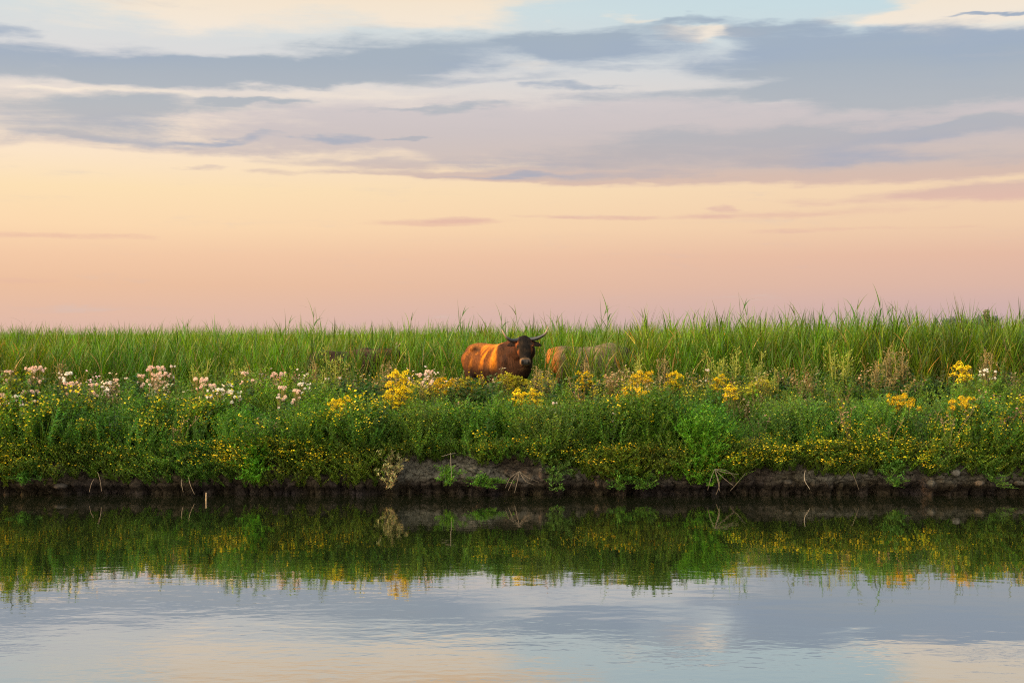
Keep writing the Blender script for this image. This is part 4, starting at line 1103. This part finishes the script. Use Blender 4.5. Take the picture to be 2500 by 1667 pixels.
# bright green bushy plants on the bank face
def bush(seed, nst, h, w_, col, L=.055, lw=.018):
    """many short leafy shoots rooted all over the slope the bush covers, spilling forward"""
    r = np.random.default_rng(seed); st, lf = Tpl(), Tpl()
    for s in range(int(nst * 1.6)):
        u, v = r.normal(0, .42), r.random()
        b0 = np.array((np.clip(u, -1, 1) * w_ * (.55 + .45 * v), .06 + .22 * v, v * h * .82))
        q = b0 + np.array((r.normal(0, .10) + u * .08, -r.uniform(.06, .22), r.uniform(-.04, .30) * min(1, h * 1.6)))
        stalk(st, b0, q, .003, .002, np.array(col) * .8)
        sc = r.uniform(.7, 1.25)
        for j in range(20):
            t_ = r.uniform(.1, 1.02); b = b0 + (q - b0) * t_ + r.normal(0, .014, 3); an = r.uniform(0, 6.28)
            leaf(lf, r, b, (math.cos(an), math.sin(an) - .3, .6), L * r.uniform(.6, 1.2), lw, .5, vary(r, np.array(col) * sc, .2), 2)
    return st, lf
BUS = [
    (620, 1180, 1065, 20.9, 44, .24, (.075, .21, .014), 'bright green bushy plant hanging over the bank below the pink thistles'),
    (1715, 1185, 1000, 20.9, 90, .46, (.075, .20, .014), 'largest bright green leafy bush, spilling down the bank right of centre'),
    (1092, 1185, 1145, 20.9, 22, .13, (.075, .17, .02), 'small round bright green tuft on the grey soil wall'),
    (1170, 1188, 1162, 20.9, 12, .08, (.07, .16, .02), 'tiny green tuft on the soil wall right of the round one'),
    (1200, 1190, 1165, 20.9, 12, .08, (.08, .17, .02), 'tiny light green rosette next to the bare roots on the soil wall'),
    (1520, 1195, 1140, 20.9, 24, .22, (.06, .14, .02), 'low bright green herb on the soil ledge right of centre'),
    (1575, 1195, 1150, 20.9, 20, .16, (.07, .15, .02), 'green herb on the ledge between the low one and the largest bush'),
    (1360, 1198, 1128, 20.9, 22, .15, (.065, .13, .025), 'sprawling green plant with yellow-tipped shoots right of the bare roots'),
    (2180, 1190, 1110, 20.9, 26, .14, (.06, .14, .02), 'green plant climbing the soil wall at the right'),
    (2430, 1190, 1120, 20.9, 20, .14, (.06, .13, .02), 'green plant on the soil wall near the right border'),
    (60, 1185, 1130, 20.9, 24, .22, (.055, .14, .02), 'green herb at the foot of the bank by the left border'),
    (955, 1190, 1112, 20.95, 22, .15, (.30, .27, .12), 'pale yellowed clump of withered leaves beside the grey soil wall'),
]
for i, (px, yb, yt, d, nst, w_, col, lab) in enumerate(BUS):
    zb, h = Z(yb, d), (yb - yt) / FPX * d
    o = empty('bush', (X(px, d), d, zb), lab, 'bush')
    st, lf = bush(600 + i, nst, h, w_, col)
    link('stem', tpl_mesh('bush stem', st, M_DRY), o); link('leaves', tpl_mesh('bush leaves', lf, M_LEAF), o)

# reeds that stand out above the meadow
def tall_reed(seed, n, lean):
    r = np.random.default_rng(seed); st, lfs = Tpl(), []
    pts = curve_pts(.93, .06, r); pts = [p + np.array((lean * p[2] ** 2 * .10, 0, 0)) for p in pts]
    g = np.array((.06, .125, .016))
    for i in range(6): stalk(st, pts[i], pts[i + 1], .0050 - .0004 * i, .0046 - .0004 * i, g)
    for k in range(n):
        t = Tpl(); q = .45 + .55 * k / (n - 1); b = at_curve(pts, q); sgn = 1 if k % 2 else -1
        d = np.array((sgn * r.uniform(.35, .8) + .25 * lean, r.normal(0, .25), 1.5))
        leaf(t, r, b, d, r.uniform(.17, .27), r.uniform(.012, .017), r.uniform(.8, 1.9), vary(r, g, .15), 5); lfs.append(t)
    t = Tpl(); leaf(t, r, pts[-1], (.2 * lean, .05, 1), .12, .009, .5, g, 4); lfs.append(t)
    root = empty('tall_reed', (0, 0, 0), 'x', 'reed', 'tall reeds standing above the meadow')
    link('stem', tpl_mesh('reed stem', st, M_REED), root)
    for t in lfs: link('leaf', tpl_mesh('reed leaf', t, M_REED), root)
    return root
TR = [
    (70, 785, 31.0, 'curved reed tip leaning left at the far left of the skyline'),
    (435, 786, 31.0, 'reed tip above the skyline over the lone high thistle'),
    (665, 776, 30.6, 'bent reed left of the feathery tuft on the skyline'),
    (772, 760, 30.4, 'left blade of the feathery reed tuft over the black cow'),
    (785, 757, 30.5, 'right and highest blade of the feathery reed tuft over the black cow'),
    (982, 770, 30.6, 'leafy reed rising halfway between the feathery tuft and the bull'),
    (1088, 755, 30.6, 'tall reed with drooping leaves, first one left of the horns of the bull'),
    (1230, 770, 31.2, 'reed directly above the left horn tip of the bull'),
    (1280, 753, 30.8, 'thick upright reed above the head of the bull'),
    (1332, 776, 30.8, 'bushy reed just right of the right horn tip of the bull'),
    (1432, 752, 30.6, 'reed with hooked tip over the grey-brown cow'),
    (1490, 748, 30.4, 'ragged reed above the front end of the grey-brown cow'),
    (1585, 760, 30.6, 'pointed reed first to the right of the grey-brown cow'),
    (1668, 766, 30.6, 'lower reed midway between the pointed one and the tallest drooping one'),
    (1775, 736, 30.2, 'tall reed with long drooping leaves right of centre on the skyline'),
    (1830, 756, 30.4, 'reed to the right of the long drooping one'),
    (1962, 752, 30.2, 'broad leafy reed between the drooping one and the paired tall ones'),
    (2060, 738, 30.0, 'tall reed with splayed blades, left one of the three highest on the right'),
    (2120, 752, 30.0, 'shorter reed between the three highest on the right'),
    (2155, 733, 30.0, 'highest reed on the right with a long pointed tip'),
    (2208, 744, 30.0, 'arching reed, right one of the three highest on the right'),
    (2380, 758, 30.4, 'reed standing in front of the far wood'),
    (2475, 768, 30.4, 'reed near the right border, right of the far wood'),
]
proto_r = [tall_reed(700 + i, (7, 6, 8, 7)[i], (-.6, .8, 1.4, .2)[i]) for i in range(4)]
for i, (px, py, d, lab) in enumerate(TR):
    x = X(px, d); g0 = float(ground_z(x, d)) - .02; s = Z(py, d) - g0
    if i < 4: o = proto_r[i]; o.location = (x, d, g0); o.scale = (s, s, s); o['label'] = lab
    else: copy_thing(proto_r[i % 4], (x, d, g0), (i * 1.3) % .8 - .4, s, lab)

# dead roots, twigs, clods and the stake at the water's edge
def twig(name, label, cat, px, py, d, branches, col=(.13, .11, .085), group=None):
    base = Vector((X(px, d), d, Z(py, d)))
    if len(branches) == 1:
        pts = spline([((0, 0, 0), .004)] + [((a / FPX * d, dy_, -b / FPX * d), r_) for a, b, dy_, r_ in branches[0]], 12)
        o = link(name, tube_mesh(name, [(p, r_ * .65) for p, r_ in pts], 6, lambda t: np.array(col) * .8, M_CLOD)); o.location = base
        return tag(o, label, cat, group)
    o = empty(name, base, label, cat, group)
    for br in branches:
        pts = spline([((0, 0, 0), .004)] + [((a / FPX * d, dy_, -b / FPX * d), r_ * .75) for a, b, dy_, r_ in br], 12)
        link('root_strand', tube_mesh('root strand', pts, 6, lambda t: np.array(col) * .8, M_CLOD), o)
    return o
twig('bare_root', 'fan of bare grey roots on the soil wall left of centre gap, below the bull', 'roots', 1268, 1150, 20.85,
     [[(-15, 20, -.04, .006), (-28, 48, -.06, .003)], [(-5, 25, -.05, .006), (-12, 52, -.06, .003)], [(14, 22, -.05, .006), (35, 32, -.05, .003)], [(20, 14, -.03, .005), (48, 26, -.04, .002)], [(-22, 16, -.03, .005), (-34, 40, -.03, .002)]])
twig('bare_root', 'sprawl of pale bare roots under the largest green bush', 'roots', 1745, 1145, 20.8,
     [[(6, 25, -.05, .006), (12, 55, -.05, .003)], [(22, 22, -.05, .006), (45, 40, -.06, .003)], [(25, 8, -.03, .006), (58, 12, -.03, .003)], [(-10, 22, -.04, .005), (-18, 50, -.05, .002)], [(10, 35, -.06, .005), (2, 62, -.05, .002)], [(28, 3, -.03, .005), (50, 20, -.03, .002)]])
twig('dead_twig', 'slanting dead twig right of the pale bare roots', 'twig', 1820, 1155, 20.85, [[(-18, 20, -.03, .005), (-38, 42, -.04, .003)]])
twig('dead_twig', 'bleached curved twig hanging on the soil wall at the right', 'twig', 1966, 1148, 20.85, [[(-3, 22, -.04, .006), (10, 45, -.04, .004)]], (.30, .27, .22))
twig('dead_twig', 'thin dead twig hanging right of the small yellow flowers on the right soil wall', 'twig', 2080, 1150, 20.85, [[(8, 22, -.03, .004), (16, 45, -.03, .002)]])
twig('dead_stalk', 'thin upright dead stalk on the grey soil wall', 'stalk', 1100, 1105, 20.85, [[(1, 25, -.03, .005), (3, 60, -.03, .003)]], (.22, .20, .16))
twig('dead_stalk', 'thin dead stalk lying level on top of the grey soil wall', 'stalk', 1112, 1106, 20.85, [[(-14, 2, -.02, .004), (-34, 8, 0, .003)]], (.20, .18, .15))
twig('dead_stalk', 'dead stalks hanging to the water left of the stake, longest one', 'stalk', 460, 1165, 20.85, [[(6, 18, -.04, .005), (16, 40, -.05, .003)]], (.22, .18, .13))
twig('dead_stalk', 'short dead stalk hanging just left of the longest one near the stake', 'stalk', 443, 1170, 20.85, [[(2, 14, -.04, .005), (6, 30, -.05, .003)]], (.22, .18, .13))
twig('dead_stalk', 'dead stalk dangling over dark soil at the far left', 'stalk', 238, 1152, 20.85, [[(8, 20, -.04, .005), (12, 46, -.05, .003)]], (.20, .16, .12))
twig('dead_stalk', 'leaning dead stalk crossing the dangling one at the far left', 'stalk', 228, 1170, 20.85, [[(-4, 12, -.04, .005), (-8, 30, -.05, .003)]], (.20, .16, .12))
d = 20.6
o = link('wooden_stake', tube_mesh('stake', spline([((0, 0, -.35), .011), ((.0, 0, 0), .011), ((.002, 0, .115), .009)], 6), 8, lambda t: np.array((.22, .17, .11)), M_CLOD))
o.location = (X(503, d), d, 0); tag(o, 'thin pale wooden stake standing in the water by the left bank', 'stake')

def clod(label, px, py, d, rx, rz_, col, seed):
    bm = bmesh.new(); bmesh.ops.create_icosphere(bm, subdivisions=4, radius=1.0)
    rs = np.random.default_rng(seed); off = rs.uniform(0, 50, 3)
    for v in bm.verts:
        c = v.co; k = 1 + .5 * (float(fbm(c.x * 1.4 + off[0], c.z * 1.4 + c.y * 1.1 + off[1], seed)) - .5) + .25 * (float(fbm(c.x * 4 + off[1], c.z * 4 + c.y * 3 + off[2], seed + 3, 3)) - .5)
        v.co = Vector((c.x * rx * .8 * k, c.y * .10 * k, c.z * rz_ * .7 * k))
    me = bpy.data.meshes.new('clod'); bm.to_mesh(me); bm.free(); n = len(me.vertices)
    a = me.attributes.new('Col', 'FLOAT_COLOR', 'POINT'); rgba = np.ones((n, 4), np.float32); rgba[:, :3] = col; a.data.foreach_set('color', rgba.ravel())
    col = np.array(col) * .5; rgba[:, :3] = col; a.data.foreach_set('color', rgba.ravel())
    me.materials.append(M_CLOD)
    for q in me.polygons: q.use_smooth = True
    o = link('soil_clod', me); o.location = (X(px, d), d + .05, Z(py, d)); tag(o, label, 'clod')
clod('grey lump of clay at the waterline on the far left', 145, 1187, 21.12, .12, .06, (.075, .065, .058), 1)
clod('pale grey lump of clay standing out of the right soil wall', 2335, 1155, 21.05, .085, .075, (.15, .14, .125), 2)
clod('grey lump of clay lower left of the pale one in the right soil wall', 2275, 1180, 21.0, .08, .08, (.11, .10, .085), 3)
clod('brown-grey lump of clay right of the pale one, close to the water', 2395, 1180, 21.0, .09, .06, (.10, .085, .07), 4)
clod('rounded brown lump of clay in the soil wall right of the largest bush', 1925, 1178, 21.0, .08, .06, (.07, .06, .05), 5)
clod('brown lump of clay at the right border near the water', 2492, 1180, 21.0, .08, .06, (.09, .08, .065), 6)

# ------------------------------------------------------------------ far wood
def far_tree(name, label, px0, px1, top, d, col, seed, trunk=True, group=None):
    r = np.random.default_rng(seed); cx_ = X((px0 + px1) / 2, d); w_ = (px1 - px0) / FPX * d / 2; h = Z(top, d) - .83
    root = empty(name, (cx_, d, .83), label, 'tree', group)
    t = Tpl(); n = 1500
    clumps = [(r.uniform(-.7, .7), r.uniform(-.6, .6), r.uniform(.35, .85)) for _ in range(16)]
    for i in range(n):
        a, b, c = clumps[r.integers(16)]
        q = np.array(((a * (1.05 - .5 * c) + r.normal(0, .17)) * w_, (b + r.normal(0, .2)) * w_ * .8, np.clip(c + r.normal(0, .10), .12, 1.0) * h))
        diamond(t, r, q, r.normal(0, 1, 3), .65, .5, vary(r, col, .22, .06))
    link('crown', tpl_mesh('crown', t, M_LEAF), root)
    s = Tpl(); stalk(s, (0, 0, 0), (0, 0, h * .7), h * .03, h * .01, (.05, .04, .03))
    for k in range(5):
        an = r.uniform(0, 6.28); stalk(s, (0, 0, h * .3), (math.cos(an) * w_ * .5, math.sin(an) * w_ * .4, h * r.uniform(.6, .85)), h * .014, h * .005, (.05, .04, .03))
    link('trunk', tpl_mesh('trunk', s, M_DRY), root)
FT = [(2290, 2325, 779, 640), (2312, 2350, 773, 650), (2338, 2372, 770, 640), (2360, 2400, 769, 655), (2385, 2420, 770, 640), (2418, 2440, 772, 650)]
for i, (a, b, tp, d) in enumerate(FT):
    far_tree('far_tree', ['low haze-coloured tree at the left end of the far wood', 'haze-coloured tree second from the left in the far wood', 'haze-coloured tree in the middle of the far wood, left of the highest part',
                          'haze-coloured tree in the far wood behind the reed', 'haze-coloured tree in the far wood behind the bushy brownish one', 'low haze-coloured tree at the right end of the far wood'][i], a, b, tp, d, (.115, .135, .15), 800 + i, group='trees of the far wood')  # grey-blue foliage colour stands in for distant haze
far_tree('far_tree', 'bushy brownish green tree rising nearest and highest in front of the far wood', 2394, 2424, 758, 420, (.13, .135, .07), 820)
far_tree('far_tree', 'small lone haze-coloured tree left of the far wood on the horizon', 2279, 2290, 776, 640, (.115, .135, .15), 821)  # haze blue put into the leaf colour here too
far_tree('far_tree', 'small dark tree at the right border on the horizon', 2494, 2512, 775, 600, (.115, .135, .15), 822)  # leaves take the same painted haze tint
